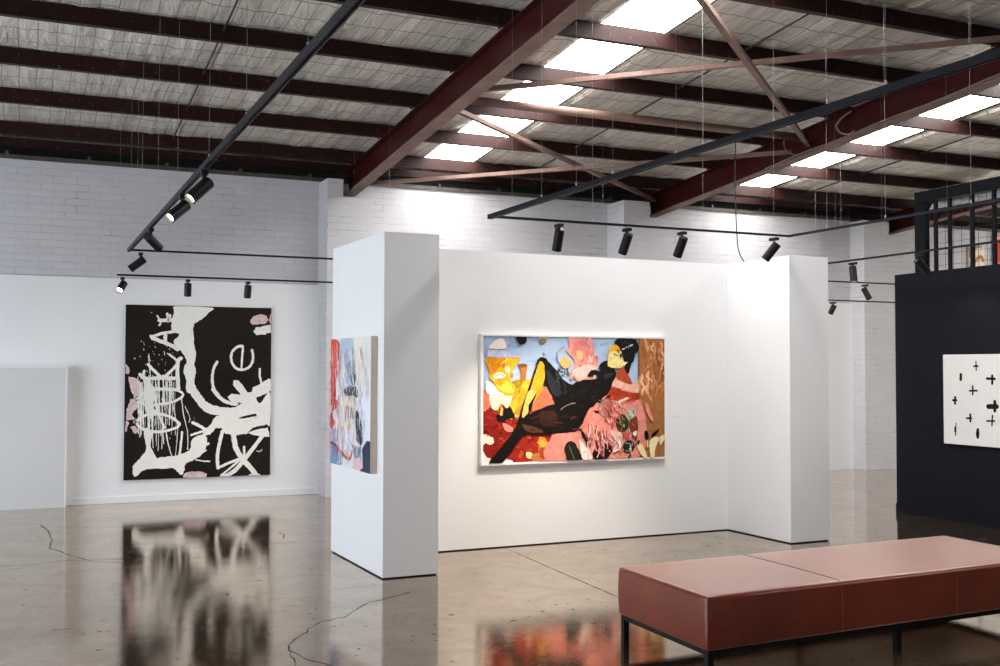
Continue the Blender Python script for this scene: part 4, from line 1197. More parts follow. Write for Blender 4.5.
('q','efe2b8',0,[4872,1502,4909,1512,4919,1485,4893,1471]),
('l','4a3a20',7.5,[4772,1578,4809,1560]),
('l','8a6a3a',5.0,[4736,1545,4748,1533]),
('q','101014',0,[4783,1663,4798,1700,4862,1714,4978,1707,5010,1675,5026,1612,4988,1575,4978,1521,4946,1494,4930,1421,4908,1412,4882,1466,4914,1507,4877,1511,4861,1565,4830,1633]),
('l','cfd4da',14.0,[4861,1615,4962,1657]),
('q','b8706a',0,[4673,1184,4735,1165,4766,1102,4725,1049,4673,1068]),
('l','7d6a66',7.1,[4633,1184,4674,1148,4633,1069]),
('l','8d7c76',10.2,[4618,1120,4688,1191,4759,1149,4747,1078,4664,1049,4618,1120]),
('q','2c3a1c',0,[4797,1021,4850,1065,4902,1033,4923,974,4881,912,4818,932,4795,977]),
('l','4c6a34',6.6,[4860,1056,4855,922]),
('q','aab0a0',0,[4892,1074,4966,1118,4998,1072,4977,1027,4924,1006]),
('l','6d7468',8.5,[4903,1082,4945,1019]),
('l','dcd6cc',8.5,[4924,1100,4971,1045]),
('l','efc8bc',21.9,[4787,1129,4840,1173,4913,1199]),
('l','c45a4a',10.0,[4798,1093,4871,1155,4988,1180]),
('q','7a3a22',0,[4934,1001,5008,1036,5008,855,4976,838,4923,911]),
('q','e9928a',0,[4673,944,4735,942,4787,861,4766,799,4704,810]),
('q','efc0b6',0,[4735,933,4839,904,4860,841,4787,789,4766,861]),
('q','1e2624',0,[4876,823,4934,839,4976,811,4955,740,4881,737,4865,787]),
('l','8aa0a0',6.6,[4892,813,4939,803,4944,749,4891,751]),
('q','2a1414',0,[4673,802,4735,809,4755,755,4714,694,4673,704]),
('q','f3e3dc',0,[4797,816,4839,833,4844,770,4787,736,4766,754]),
('l','3a1a16',10.0,[4776,732,4828,753]),
('q','c2584c',0,[4871,904,4923,902,4923,848,4881,849]),
('q','e8e0c0',0,[4966,901,5003,918,4997,882,4971,874]),
('q','20201a',0,[4294,795,4328,838,4378,841,4419,791,4464,689,4333,689,4309,734]),
('l','5e7048',6.6,[4338,811,4389,692]),
('q','1a1410',0,[4454,913,4474,922,4545,814,4535,792,4500,824]),
('q','f0dcd4',0,[4439,852,4500,789,4550,743,4555,686,4474,689,4449,764]),
('l','c8786c',6.0,[4474,746,4510,754,4525,687]),
('q','241010',0,[4571,778,4632,741,4694,801,4699,685,4581,690]),
('l','1a0c0c',10.0,[5019,837,4944,731,4923,687]),
('q','0f0e0c',0,[5081,908,5104,914,5126,870,5110,834,5088,849]),
('q','0f0e0c',0,[5158,888,5223,927,5223,904,5158,856]),
('q','efd9a8',0,[5008,783,5035,809,5083,754,5109,681,5077,683,5029,737]),
('q','f2dfae',0,[5137,834,5191,860,5229,845,5190,760,5179,683,5142,689,5131,779]),
('q','efd9a8',0,[5234,858,5289,880,5283,830,5239,790]),
('q','e9c48e',0,[5099,826,5120,834,5115,762]),
('q','e58a7a',0,[5084,1143,5116,1143,5148,1070,5178,1001,5148,1004,5105,1070]),
('q','1a1410',0,[5013,819,5035,836,5019,792]),
('l','7e4526',4.7,[5029,1726,5026,1186]),
('l','eda79a',6.5,[4648,832,4672,778,4673,712]),
('l','e89a8e',9.0,[4556,841,4579,787,4553,731]),
('l','8a3a30',8.9,[4669,911,4678,857,4673,831]),
('l','5a1a16',6.9,[4602,949,4583,897,4604,820]),
('l','e89a8e',8.1,[4650,893,4672,839,4630,771]),
('l','3a1414',7.6,[4704,867,4712,813,4719,741]),
('l','f2d0c8',9.6,[4607,832,4637,778,4609,703]),
('l','8a3a30',11.0,[4602,970,4606,917,4617,841]),
('l','5a1a16',9.7,[4592,874,4609,820,4628,761]),
('l','f2d0c8',5.8,[4513,840,4517,787,4521,758]),
('l','eda79a',10.5,[4557,995,4574,942,4572,908]),
('l','eda79a',8.5,[4561,855,4575,801,4546,729]),
('l','f0b8ac',7.8,[4529,837,4527,784,4545,738]),
('l','e89a8e',8.4,[4582,907,4601,853,4592,834]),
('l','e89a8e',6.2,[4642,945,4655,892,4637,820]),
('l','8a3a30',5.1,[4524,994,4520,941,4506,923]),
('l','c8605a',11.1,[4527,949,4507,897,4556,858]),
('l','5a1a16',6.6,[4588,846,4612,792,4610,742]),
('l','3a1414',6.2,[4697,869,4723,815,4702,788]),
('l','f2d0c8',7.8,[4652,837,4679,783,4658,763]),
('l','c8605a',6.8,[4642,831,4625,778,4651,716]),
('l','c8605a',10.1,[4585,882,4580,829,4581,810]),
('l','8a3a30',10.6,[4651,880,4640,827,4680,768]),
('l','f2d0c8',12.1,[4667,914,4659,861,4703,815]),
('l','eda79a',9.3,[4677,904,4703,850,4710,772]),
('l','8a3a30',9.4,[4632,919,4638,866,4632,789]),
('l','8a3a30',5.6,[4702,925,4699,871,4690,806]),
('l','8a3a30',6.7,[4569,903,4585,850,4573,831]),
('l','f0b8ac',8.1,[4576,947,4575,894,4608,834]),
('l','8a3a30',10.5,[4628,916,4608,863,4608,802]),
('l','f0b8ac',7.2,[4568,881,4579,827,4554,749]),
('l','f0b8ac',12.4,[4617,965,4600,912,4618,850]),
('l','c8605a',8.3,[4629,835,4641,782,4669,704]),
('l','5a1a16',8.1,[4600,870,4606,817,4610,774]),
('l','e89a8e',10.8,[4601,863,4631,809,4616,754]),
('l','c8605a',8.1,[4536,944,4545,891,4574,834]),
('l','f2d0c8',11.3,[4539,973,4536,920,4522,878]),
('l','eda79a',8.9,[4515,959,4517,906,4537,876]),
('l','c8605a',6.4,[4639,892,4622,839,4643,787]),
('l','8a3a30',4.9,[4654,943,4670,889,4660,824]),
('l','c8605a',8.3,[4723,1141,4770,1104,4747,1083]),
('l','5a1a16',4.1,[4710,860,4740,824,4760,780]),
('l','f0b8ac',9.4,[4796,1173,4837,1136,4873,1088]),
('l','8a3a30',4.7,[4734,1144,4780,1107,4797,1070]),
('l','8a3a30',9.0,[4684,1119,4715,1083,4742,1027]),
('l','c8605a',6.2,[4806,1107,4827,1070,4882,1007]),
('l','c8605a',4.8,[4789,1002,4853,965,4836,915]),
('l','5a1a16',4.7,[4728,1179,4795,1142,4762,1087]),
('l','c8605a',4.4,[4694,1081,4735,1045,4742,1014]),
('l','e89a8e',4.3,[4737,1006,4783,969,4772,911]),
('l','5a1a16',6.5,[4806,940,4857,903,4866,856]),
('l','e89a8e',7.3,[4778,827,4801,790,4838,743]),
('l','5a1a16',5.2,[4810,1164,4833,1127,4886,1094]),
('l','e89a8e',4.5,[4816,880,4879,843,4878,809]),
('l','f0b8ac',6.5,[4815,871,4862,834,4853,788]),
('l','8a3a30',4.1,[4701,1143,4738,1107,4753,1079]),
('l','8a3a30',9.3,[4720,1056,4781,1020,4751,975]),
('l','e89a8e',3.9,[4787,830,4817,794,4852,742]),
('l','e89a8e',5.2,[4679,967,4728,930,4718,888]),
('l','c8605a',7.8,[4693,1168,4753,1132,4722,1102]),
('l','e89a8e',6.7,[4770,1059,4828,1022,4834,988]),
('l','c8605a',8.9,[4762,1101,4829,1064,4822,1022]),
('l','5a1a16',5.3,[4750,841,4816,804,4792,764]),
('l','8a3a30',8.2,[4673,1018,4744,981,4753,935]),
('l','5a1a16',5.7,[4750,880,4777,843,4810,822]),
('l','f0b8ac',6.5,[4721,855,4782,818,4776,759]),
('l','23242a',7.8,[4833,1607,4856,1606,4868,1585]),
('l','2c2e34',8.0,[4924,1652,4926,1637,4926,1619]),
('l','17181c',12.8,[4833,1552,4840,1553,4844,1573]),
('l','17181c',5.8,[4874,1572,4871,1566,4851,1551]),
('l','17181c',6.3,[4897,1599,4879,1609,4892,1623]),
('l','23242a',11.1,[4879,1566,4871,1572,4867,1540]),
('l','23242a',8.7,[4822,1587,4812,1604,4806,1614]),
('l','23242a',10.1,[4839,1575,4839,1569,4886,1572]),
('l','17181c',12.1,[4834,1653,4846,1635,4846,1676]),
('l','23242a',7.7,[4951,1532,4965,1545,4964,1528]),
('l','2c2e34',12.5,[4924,1672,4911,1666,4873,1681]),
('l','17181c',10.0,[4879,1633,4905,1620,4910,1661]),
('l','23242a',12.4,[4895,1684,4886,1688,4849,1647]),
('l','2c2e34',6.0,[4862,1554,4872,1552,4865,1542]),
('l','f0c4b8',6.2,[4865,820,4856,820,4855,795]),
('l','c4584e',6.9,[4749,984,4760,997,4760,959]),
('l','e8a094',7.0,[4792,1111,4799,1099,4819,1108]),
('l','e8a094',5.0,[4915,955,4925,940,4921,923]),
('l','e8a094',5.7,[4749,1001,4746,1023,4723,984]),
('l','f0c4b8',9.4,[4912,931,4925,926,4931,903]),
('l','c4584e',7.1,[4786,964,4778,971,4768,955]),
('l','f0c4b8',9.8,[4790,1058,4793,1064,4813,1050]),
('l','f0c4b8',9.4,[4729,750,4729,757,4725,750]),
('l','c4584e',8.9,[4950,981,4957,978,4974,953]),
('l','f4dcd2',8.5,[4791,827,4782,829,4781,815]),
('l','e8a094',5.6,[4958,793,4952,808,4956,819]),
('l','c4584e',7.9,[4831,733,4840,751,4835,717]),
('l','e8a094',7.1,[4874,970,4872,951,4866,978]),
('l','8c3a30',6.3,[4694,1029,4693,1010,4690,1047]),
('l','f0c4b8',9.7,[4923,760,4931,767,4944,764]),
('l','c4584e',5.2,[4736,1124,4742,1102,4760,1151]),
('l','f4dcd2',7.3,[4716,1010,4719,1006,4728,995]),
('l','e8a094',5.1,[4764,1084,4763,1074,4755,1128]),
('l','e8a094',7.9,[4944,876,4933,859,4943,905]),
('l','e8a094',8.5,[4920,1052,4925,1057,4943,1045]),
('l','f0c4b8',8.4,[4959,736,4947,717,4934,773]),
('l','f4dcd2',5.0,[4941,799,4933,798,4932,768]),
('l','f0c4b8',6.1,[4708,834,4718,835,4710,832]),
('l','8c3a30',4.9,[4959,1075,4968,1095,4967,1056]),
('l','8c3a30',7.5,[4856,744,4852,758,4849,788]),
]
SIDE = [
('q','d9483c',0,[8173,1669,7946,1659,7880,1557,7909,1438,8002,1345,7998,1225,8143,1147,8168,1466]),
('q','e86a50',0,[8106,1625,7975,1558,8003,1420,8102,1485]),
('q','cf4030',0,[8161,1200,7966,1205,7949,1151,8092,1108,8026,1028,8148,975]),
('q','b8c4d4',0,[7883,1667,7581,1664,7548,1465,7661,1305,7816,1438,7865,1557]),
('q','9aa6ba',0,[7725,1466,7534,1509,7488,1361,7603,1333]),
('q','efe9d8',0,[7552,1650,7326,1654,7321,1397,7459,1361,7519,1483]),
('q','51525c',0,[7796,1285,7662,1318,7487,1308,7457,1239,7557,1250,7720,1246,7781,1258]),
('q','3c3e48',0,[7619,1403,7518,1404,7530,1325,7588,1333]),
('q','e8d4c0',0,[7750,1232,7514,1238,7512,1145,7747,1136]),
('q','e9d9c6',0,[7841,1209,7513,1218,7540,1112,7610,985,7805,984]),
('q','23304a',0,[7489,1140,7369,1076,7325,941,7393,894,7473,932]),
('q','e9eef6',0,[7414,1221,7156,1228,7156,943,7311,916,7355,1068]),
('q','2c3a54',0,[7324,881,7156,935,7151,714,7417,711,7404,738,7321,745]),
('q','6f94be',0,[8146,881,7926,859,7846,782,7860,713,8141,704]),
('q','a9c0dc',0,[8148,975,7960,976,7958,884,8146,877]),
('l','22304a',18.0,[8136,873,7989,854,7908,796]),
('l','c8604c',25.9,[7973,846,7831,811,7634,781,7549,883]),
('l','d88a78',20.8,[7930,1023,7943,931,7894,842]),
('l','b06a5c',11.3,[7836,1000,7818,911,7679,795]),
('q','e4dfe8',0,[7805,984,7639,984,7621,843,7771,851]),
('q','8c9cb4',0,[7520,868,7393,877,7405,807,7504,791]),
('l','c0484a',12.5,[7560,725,7390,739]),
('q','e8c4c4',0,[7532,780,7363,801,7376,715,7531,719]),
('l','6a3038',12.1,[7927,1558,7908,1392,7874,1283]),
('l','d8d4dc',12.1,[7975,1577,7954,1355]),
('l','8a2c28',20.8,[8015,1262,8030,1187]),
('l','7a6a60',8.5,[7673,1160,7640,1001]),
('l','f4f2f4',21.8,[7583,1110,7551,953,7393,885]),
('l','32384a',10.9,[7608,906,7563,865]),
('l','e0b0a8',8.3,[7891,1180,7858,1106]),
('l','8d96aa',10.9,[7541,884,7557,830]),
('l','8d96aa',5.9,[7665,938,7670,833]),
('l','c23a30',4.8,[7966,841,7946,751]),
('l','c9ccd8',5.8,[7413,1156,7392,1058]),
('l','f1ece2',6.7,[7551,874,7534,768]),
('l','dcd8e0',4.7,[7378,1278,7352,1237]),
('l','f1ece2',7.6,[7902,811,7878,706]),
('l','f6f4f4',10.0,[7348,1172,7341,1093]),
('l','c9ccd8',4.9,[7473,872,7438,788]),
('l','31405c',5.1,[7318,853,7312,765]),
('l','c9ccd8',8.2,[7350,1173,7373,1100]),
('l','e8e4ea',6.1,[7663,1358,7668,1310]),
('l','f1eef0',6.6,[7399,923,7390,831]),
('l','c9ccd8',6.5,[7565,1185,7562,1071]),
('l','f1eef0',6.7,[8048,1126,8010,1009]),
('l','e0b0a8',11.3,[7863,1054,7874,939]),
('l','f6f4f4',9.5,[7759,1257,7765,1150]),
('l','e8a098',5.9,[8014,796,8017,699]),
('l','f6f4f4',10.5,[7821,806,7834,741]),
('l','f1ece2',4.2,[7223,1387,7214,1305]),
('l','5c6478',5.8,[7530,1257,7500,1175]),
('l','5c6478',8.5,[7653,1149,7685,1083]),
('l','dcd8e0',6.7,[7831,1132,7840,1070]),
('l','f1ece2',10.7,[7562,1396,7587,1296]),
('l','f6f4f4',5.8,[7486,1539,7503,1440]),
('l','f1eef0',6.9,[7942,1275,7971,1211]),
('l','dcd8e0',5.3,[7350,1284,7376,1192]),
('l','e8e4ea',6.1,[7587,1421,7617,1309]),
('l','c9ccd8',4.4,[7346,1172,7354,1073]),
('l','f1ece2',5.8,[7535,1153,7547,1055]),
('l','f1ece2',7.4,[7789,1294,7784,1255]),
('l','b0605a',11.7,[7929,1238,7891,1167]),
('l','8d96aa',7.2,[7274,1462,7251,1378]),
('l','f4f2f2',11.9,[7846,1359,7816,1253]),
('l','f1eef0',11.8,[8013,1443,7980,1348]),
('l','31405c',4.6,[7289,908,7317,836]),
('l','f1eef0',10.7,[7647,1448,7644,1379]),
('l','c9ccd8',9.6,[7546,1362,7512,1285]),
('l','f1eef0',5.8,[8072,1464,8067,1358]),
('l','dcd8e0',8.1,[7378,884,7356,851]),
('l','c9ccd8',7.4,[7332,1604,7347,1522]),
('l','f1eef0',4.5,[8080,1372,8050,1271]),
('l','f1eef0',7.9,[8078,1229,8049,1186]),
('l','e0b0a8',6.3,[7821,1382,7827,1314]),
('l','f1ece2',9.9,[7855,795,7881,711]),
('l','dcd8e0',9.2,[7764,1586,7796,1513]),
('l','f1eef0',7.0,[7604,1111,7594,1041]),
('l','f1ece2',4.3,[7644,1053,7611,986]),
('l','b0605a',7.7,[7915,1421,7946,1348]),
('l','31405c',9.8,[7303,877,7271,803]),
('l','c23a30',8.7,[8001,1047,7986,950]),
('l','f1eef0',7.0,[8022,1137,8023,1081]),
('l','5c6478',4.2,[7619,1171,7591,1123]),
('l','e8e4ea',10.3,[7349,1546,7335,1447]),
('l','f1eef0',7.6,[7567,975,7531,898]),
('l','e8e4ea',6.4,[7890,1171,7857,1131]),
('l','f4f2f2',7.1,[7580,950,7544,866]),
('l','c9ccd8',6.6,[7457,862,7465,796]),
('l','f6f4f4',10.0,[7729,1582,7745,1471]),
('l','b0605a',7.2,[7238,1305,7220,1220]),
('l','dcd8e0',7.4,[7657,1103,7679,1027]),
('l','b0605a',5.6,[7458,855,7442,807]),
('l','e0b0a8',8.5,[7927,1143,7892,1037]),
('l','f1ece2',10.6,[7393,1090,7385,1011]),
('l','c9ccd8',5.3,[7305,1393,7305,1329]),
('l','dcd8e0',9.0,[7778,1376,7782,1283]),
('l','5c6478',9.3,[7921,1147,7915,1071]),
('l','f1eef0',5.3,[7331,1316,7332,1264]),
('l','f4f2f2',5.5,[7446,1085,7421,1032]),
('l','5c6478',5.9,[7878,1493,7849,1383]),
('l','f1ece2',4.6,[7326,1387,7351,1291]),
('l','f1eef0',9.4,[7857,859,7866,775]),
('l','c23a30',8.9,[8125,1361,8133,1317]),
('l','dcd8e0',6.1,[7428,1240,7424,1196]),
('l','f6f4f4',11.2,[7503,1555,7474,1512]),
('l','8d96aa',9.2,[7756,988,7769,896]),
('l','e0b0a8',4.6,[7377,1426,7364,1351]),
('l','c9ccd8',5.2,[7653,1351,7639,1271]),
('l','dcd8e0',7.1,[7511,1119,7517,1012]),
('l','e8a098',7.3,[8018,1162,8004,1072]),
('l','8d96aa',4.6,[7838,1493,7851,1443]),
('l','f6f4f4',4.6,[7447,1019,7440,954]),
('l','dcd8e0',6.3,[7869,1611,7902,1533]),
('l','e0b0a8',9.6,[7408,1353,7376,1284]),
('l','f1eef0',9.2,[8058,1216,8083,1129]),
('l','e8e4ea',6.8,[7578,881,7599,829]),
('l','dcd8e0',6.7,[7422,969,7414,924]),
('l','b0605a',6.7,[7934,1193,7956,1084]),
('l','8d96aa',7.2,[7831,923,7800,812]),
('l','5c6478',8.8,[7595,1156,7594,1079]),
('l','f1eef0',3.8,[7294,1098,7285,1008]),
('l','8d96aa',5.2,[7401,1098,7421,1014]),
('l','f6f4f4',4.7,[7399,1471,7368,1363]),
('l','dcd8e0',9.2,[7845,1083,7869,981]),
('l','e0564a',4.3,[8080,1339,8077,1260]),
('l','e0b0a8',10.3,[7798,1370,7782,1324]),
('l','e8e4ea',10.2,[7545,869,7527,808]),
('l','31405c',5.8,[7260,941,7246,892]),
('l','f4f2f2',7.1,[7391,1308,7376,1243]),
('l','e0564a',7.6,[8051,901,8038,840]),
('l','dcd8e0',5.6,[7417,1313,7419,1276]),
('l','e0b0a8',4.1,[7337,1277,7330,1225]),
('l','dcd8e0',5.6,[7913,970,7885,891]),
('l','e0564a',8.7,[8103,1137,8091,1089]),
('l','f1eef0',4.5,[7704,1495,7709,1433]),
('l','f1eef0',10.7,[7458,1448,7464,1411]),
('l','8d96aa',4.9,[7919,1575,7941,1511]),
('l','c9ccd8',7.0,[7281,1158,7293,1063]),
('l','f4f2f2',6.0,[7268,1398,7264,1362]),
('l','f1eef0',7.7,[7218,1385,7204,1278]),
('l','f1eef0',8.2,[8135,1636,8171,1556]),
('l','e8a098',8.0,[7939,1209,7959,1091]),
('l','5c6478',8.0,[7368,889,7398,829]),
('l','c9ccd8',7.3,[7261,1572,7280,1507]),
('l','f1ece2',9.7,[7601,1196,7622,1101]),
('l','dcd8e0',5.4,[7347,1189,7354,1123]),
('l','c9ccd8',9.0,[7396,1248,7373,1175]),
('l','8d96aa',9.0,[7277,1074,7306,1026]),
('l','5c6478',7.9,[7366,1570,7354,1511]),
('l','b0605a',10.0,[7385,1600,7358,1530]),
('l','e0b0a8',9.2,[7439,1369,7472,1319]),
('l','c9ccd8',8.1,[7282,1367,7307,1326]),
('l','dcd8e0',11.2,[7899,1615,7865,1566]),
('l','e0564a',7.7,[8020,1405,8039,1320]),
('l','f6f4f4',8.3,[7393,1146,7372,1076]),
('l','f1eef0',11.9,[8079,940,8050,896]),
('l','f1ece2',9.1,[7883,1562,7902,1457]),
('l','e0b0a8',10.0,[7512,1010,7517,923]),
('l','8d96aa',8.4,[7830,834,7806,783]),
('l','e8e4ea',10.0,[7673,1030,7683,978]),
('l','e0b0a8',8.0,[7270,1083,7273,1000]),
('l','f1eef0',5.0,[7918,1350,7929,1277]),
('l','f4f2f2',12.0,[7918,1513,7899,1404]),
('l','f6f4f4',5.6,[7535,866,7509,804]),
('l','f1ece2',4.4,[7534,1305,7535,1223]),
('l','e8e4ea',7.3,[7253,1629,7282,1584]),
('l','e0564a',7.7,[8066,1239,8046,1179]),
('l','c9ccd8',10.5,[7784,1012,7809,939]),
('l','8d96aa',11.7,[7702,1477,7681,1385]),
('l','31405c',10.0,[7220,932,7190,868]),
('l','f4f2f2',6.0,[7659,800,7666,696]),
('l','c9ccd8',7.7,[7671,894,7651,786]),
('l','e0564a',4.8,[8110,1097,8106,1046]),
('l','8d96aa',7.2,[7919,981,7927,865]),
('l','f4f2f2',6.3,[7597,1235,7630,1164]),
('l','f1eef0',9.8,[8075,1173,8077,1114]),
('l','e0b0a8',9.1,[7642,1036,7672,964]),
('l','b0605a',9.0,[7479,885,7496,839]),
('l','e0b0a8',5.0,[7387,1225,7382,1169]),
('l','c23a30',11.8,[8107,1085,8107,992]),
('l','f1ece2',5.8,[7364,1148,7371,1065]),
('l','f1eef0',8.0,[8062,1537,8067,1470]),
('l','f6f4f4',7.4,[7376,1272,7398,1212]),
('l','8d96aa',4.2,[7719,922,7686,839]),
('l','8d96aa',9.2,[7576,1185,7600,1087]),
('l','e8e4ea',10.6,[7864,1276,7872,1197]),
('l','f4f2f2',8.1,[7240,1119,7251,1059]),
('l','f1eef0',10.3,[7260,1320,7272,1213]),
('l','c9ccd8',6.9,[7817,1314,7850,1243]),
('l','f4f2f2',4.5,[7293,1239,7276,1152]),
('l','f1eef0',9.3,[7532,1546,7499,1434]),
('l','8d96aa',4.5,[7698,810,7713,729]),
('l','dcd8e0',9.8,[7884,819,7907,723]),
('l','f1eef0',9.4,[7677,1312,7701,1272]),
('l','e0564a',12.0,[7959,1492,7929,1451]),
('l','e8e4ea',4.1,[7615,1326,7619,1276]),
('l','e8a098',10.7,[8031,1558,8059,1492]),
('l','e8a098',6.4,[8057,1490,8016,1371]),
('l','8d96aa',7.9,[7771,833,7797,726]),
('l','8d96aa',7.5,[7430,1205,7424,1135]),
('l','f1ece2',11.4,[7697,1195,7717,1110]),
('l','dcd8e0',4.7,[7342,1498,7352,1398]),
('l','b0605a',4.0,[7559,1602,7532,1558]),
('l','b0605a',8.9,[7313,993,7300,920]),
('l','c23a30',6.2,[8034,1179,8045,1092]),
('l','5c6478',8.8,[7684,1170,7695,1105]),
('l','31405c',5.5,[7218,883,7230,775]),
('l','e8a098',7.4,[8004,1215,7985,1158]),
('l','e0b0a8',12.0,[7872,1544,7867,1435]),
('l','b0605a',8.5,[7620,1276,7650,1206]),
('l','f4f2f2',10.8,[7548,1404,7522,1339]),
('l','f6f4f4',9.2,[7774,1469,7774,1423]),
('l','f1eef0',7.3,[7746,1171,7758,1093]),
('l','e8e4ea',5.5,[7760,1091,7753,1044]),
('l','dcd8e0',7.1,[7762,1123,7733,1072]),
('l','e0b0a8',10.8,[7942,1634,7937,1536]),
('l','31405c',7.3,[7339,894,7348,814]),
('l','dcd8e0',5.0,[7274,1460,7248,1404]),
('l','e8e4ea',6.9,[7356,1152,7359,1056]),
('l','8d96aa',7.5,[7644,812,7659,745]),
('l','5c6478',8.6,[7705,1113,7718,1054]),
('l','e8e4ea',10.6,[7418,918,7420,825]),
('l','c23a30',5.2,[8072,1654,8038,1563]),
('l','b0605a',9.0,[7498,1109,7515,1047]),
('l','f6f4f4',7.4,[7252,1601,7280,1496]),
('l','f4f2f2',11.0,[7585,1579,7561,1478]),
('l','8d96aa',5.8,[7744,1358,7731,1279]),
('l','dcd8e0',7.8,[7825,873,7817,808]),
('l','b0605a',5.8,[7810,909,7782,815]),
('l','e8a098',10.5,[8069,1274,8057,1196]),
('l','c23a30',7.4,[7953,1568,7979,1455]),
('l','f1eef0',10.7,[7924,1494,7935,1437]),
('l','f4f2f2',5.1,[7478,1038,7483,973]),
('l','e0b0a8',6.7,[7884,1427,7866,1373]),
('l','c23a30',8.9,[7962,1510,7946,1456]),
('l','f6f4f4',8.6,[7552,1502,7557,1424]),
('l','f1eef0',7.1,[7530,1277,7557,1199]),
('l','c23a30',10.9,[8117,1504,8101,1448]),
('l','b0605a',8.5,[7223,1362,7223,1314]),
('l','b0605a',5.0,[7790,1020,7802,955]),
('l','dcd8e0',8.2,[7831,1108,7803,1037]),
('l','f4f2f2',10.7,[7563,954,7553,865]),
('l','5c6478',11.6,[7559,1157,7530,1080]),
('l','c9ccd8',7.6,[7343,1029,7314,964]),
('l','e0b0a8',8.8,[7411,1296,7405,1242]),
('l','e8e4ea',10.3,[7590,1324,7601,1275]),
('l','8d96aa',8.1,[7657,1190,7677,1121]),
('l','c23a30',9.5,[8030,1612,8013,1561]),
('l','f1eef0',8.5,[8007,1170,7972,1062]),
('l','c9ccd8',6.3,[7749,1598,7734,1543]),
('l','e0b0a8',11.8,[7925,1562,7929,1503]),
('l','e0564a',6.3,[7940,1155,7926,1098]),
('l','e8e4ea',10.2,[7790,1358,7817,1264]),
('l','e8e4ea',5.3,[7905,1256,7915,1157]),
('l','f6f4f4',6.8,[7498,1423,7521,1317]),
('l','b0605a',5.8,[7710,1167,7713,1067]),
('l','f1ece2',7.1,[7603,1154,7626,1115]),
('l','e0564a',11.4,[8120,952,8116,834]),
('l','f1eef0',10.4,[7443,1337,7433,1259]),
('l','f4f2f2',7.6,[7785,1553,7747,1457]),
('l','f6f4f4',9.0,[7438,1523,7447,1425]),
('l','e8e4ea',4.4,[7880,1582,7850,1533]),
('l','c23a30',9.1,[8038,961,8020,879]),
('l','f1eef0',6.9,[7704,1502,7733,1411]),
('l','e8a098',4.8,[8125,1360,8097,1292]),
('l','f6f4f4',6.9,[7928,1649,7930,1557]),
('l','f1eef0',7.2,[7906,1260,7916,1205]),
('l','f1eef0',6.2,[8035,1379,8030,1292]),
('l','e8a098',8.5,[8114,1639,8134,1563]),
('l','f1ece2',7.5,[7509,822,7496,730]),
('l','e8e4ea',7.8,[7716,1388,7738,1316]),
('l','b0605a',6.3,[7838,838,7862,758]),
('l','f6f4f4',7.5,[7630,1459,7594,1414]),
('l','f1ece2',8.8,[7668,1441,7702,1403]),
('l','c23a30',9.8,[8069,1207,8036,1167]),
('l','c9ccd8',6.3,[7828,1244,7805,1144]),
('l','5c6478',5.6,[7589,1307,7618,1194]),
('l','e0564a',9.8,[8038,997,8027,954]),
('l','f1eef0',7.4,[7624,833,7623,769]),
('l','e8a098',8.1,[8038,1067,8031,997]),
('l','c9ccd8',9.4,[7561,1626,7561,1540]),
('l','e8e4ea',10.6,[7429,1476,7416,1384]),
('l','e0b0a8',11.1,[7672,1479,7663,1390]),
('l','c23a30',5.8,[8081,1302,8105,1255]),
('l','f1ece2',6.9,[7648,1434,7642,1372]),
('l','c23a30',6.6,[8082,1006,8090,907]),
('l','f4f2f2',7.1,[7915,1457,7894,1418]),
('l','f1ece2',7.3,[7338,1148,7338,1084]),
('l','f1ece2',5.5,[7713,1482,7743,1400]),
('l','f1eef0',10.6,[8104,1154,8065,1106]),
('l','b0605a',8.1,[7300,1545,7316,1440]),
('l','e0564a',9.2,[8000,1285,8024,1190]),
('l','f6f4f4',4.0,[7644,1118,7613,1064]),
('l','f1ece2',5.2,[7255,1385,7272,1342]),
('l','f4f2f2',9.4,[7924,1315,7895,1252]),
('l','e0564a',10.2,[8034,1163,8007,1110]),
('l','e0564a',10.9,[8123,1083,8086,984]),
('l','e0564a',6.1,[8062,1438,8077,1371]),
('l','e8e4ea',8.5,[7926,1108,7928,1050]),
('l','f6f4f4',6.2,[7740,1155,7759,1044]),
('l','f1ece2',9.8,[7503,1560,7487,1462]),
('l','b0605a',11.1,[7886,1003,7880,965]),
('l','e0b0a8',8.3,[7797,1508,7828,1408]),
('l','e8a098',10.0,[8050,866,8086,789]),
('l','f1eef0',9.4,[7216,1506,7240,1459]),
('l','f6f4f4',7.4,[7666,1325,7686,1252]),
('l','f6f4f4',7.7,[7464,1037,7473,958]),
('l','e8a098',5.1,[8128,1596,8149,1476]),
('l','c9ccd8',3.8,[7327,1501,7338,1439]),
('l','f1eef0',7.3,[7911,1365,7874,1325]),
('l','c23a30',4.4,[8014,989,8024,911]),
('l','5c6478',11.1,[7683,1281,7678,1239]),
('l','f1eef0',4.6,[8046,1585,8060,1492]),
('l','f1eef0',10.0,[7913,1029,7939,918]),
('l','b0605a',11.8,[7808,1269,7821,1206]),
('l','5c6478',7.7,[7323,1068,7292,1019]),
('l','c23a30',7.5,[7991,909,7988,839]),
('l','c9ccd8',5.6,[7529,880,7503,825]),
('l','c23a30',10.7,[7954,865,7929,810]),
('l','e0b0a8',6.0,[7616,1403,7595,1306]),
('l','e8a098',12.1,[8044,834,8035,764]),
('l','e8e4ea',9.2,[7714,1467,7704,1431]),
('l','5c6478',8.8,[7708,1607,7709,1518]),
('l','f6f4f4',9.1,[7538,1232,7519,1137]),
('l','31405c',7.1,[7329,825,7305,787]),
('l','f4f2f2',10.8,[7693,1043,7666,952]),
('l','dcd8e0',5.4,[7291,1430,7261,1348]),
('l','e0b0a8',8.6,[7494,1549,7481,1450]),
('l','c23a30',9.5,[8128,1267,8117,1153]),
]
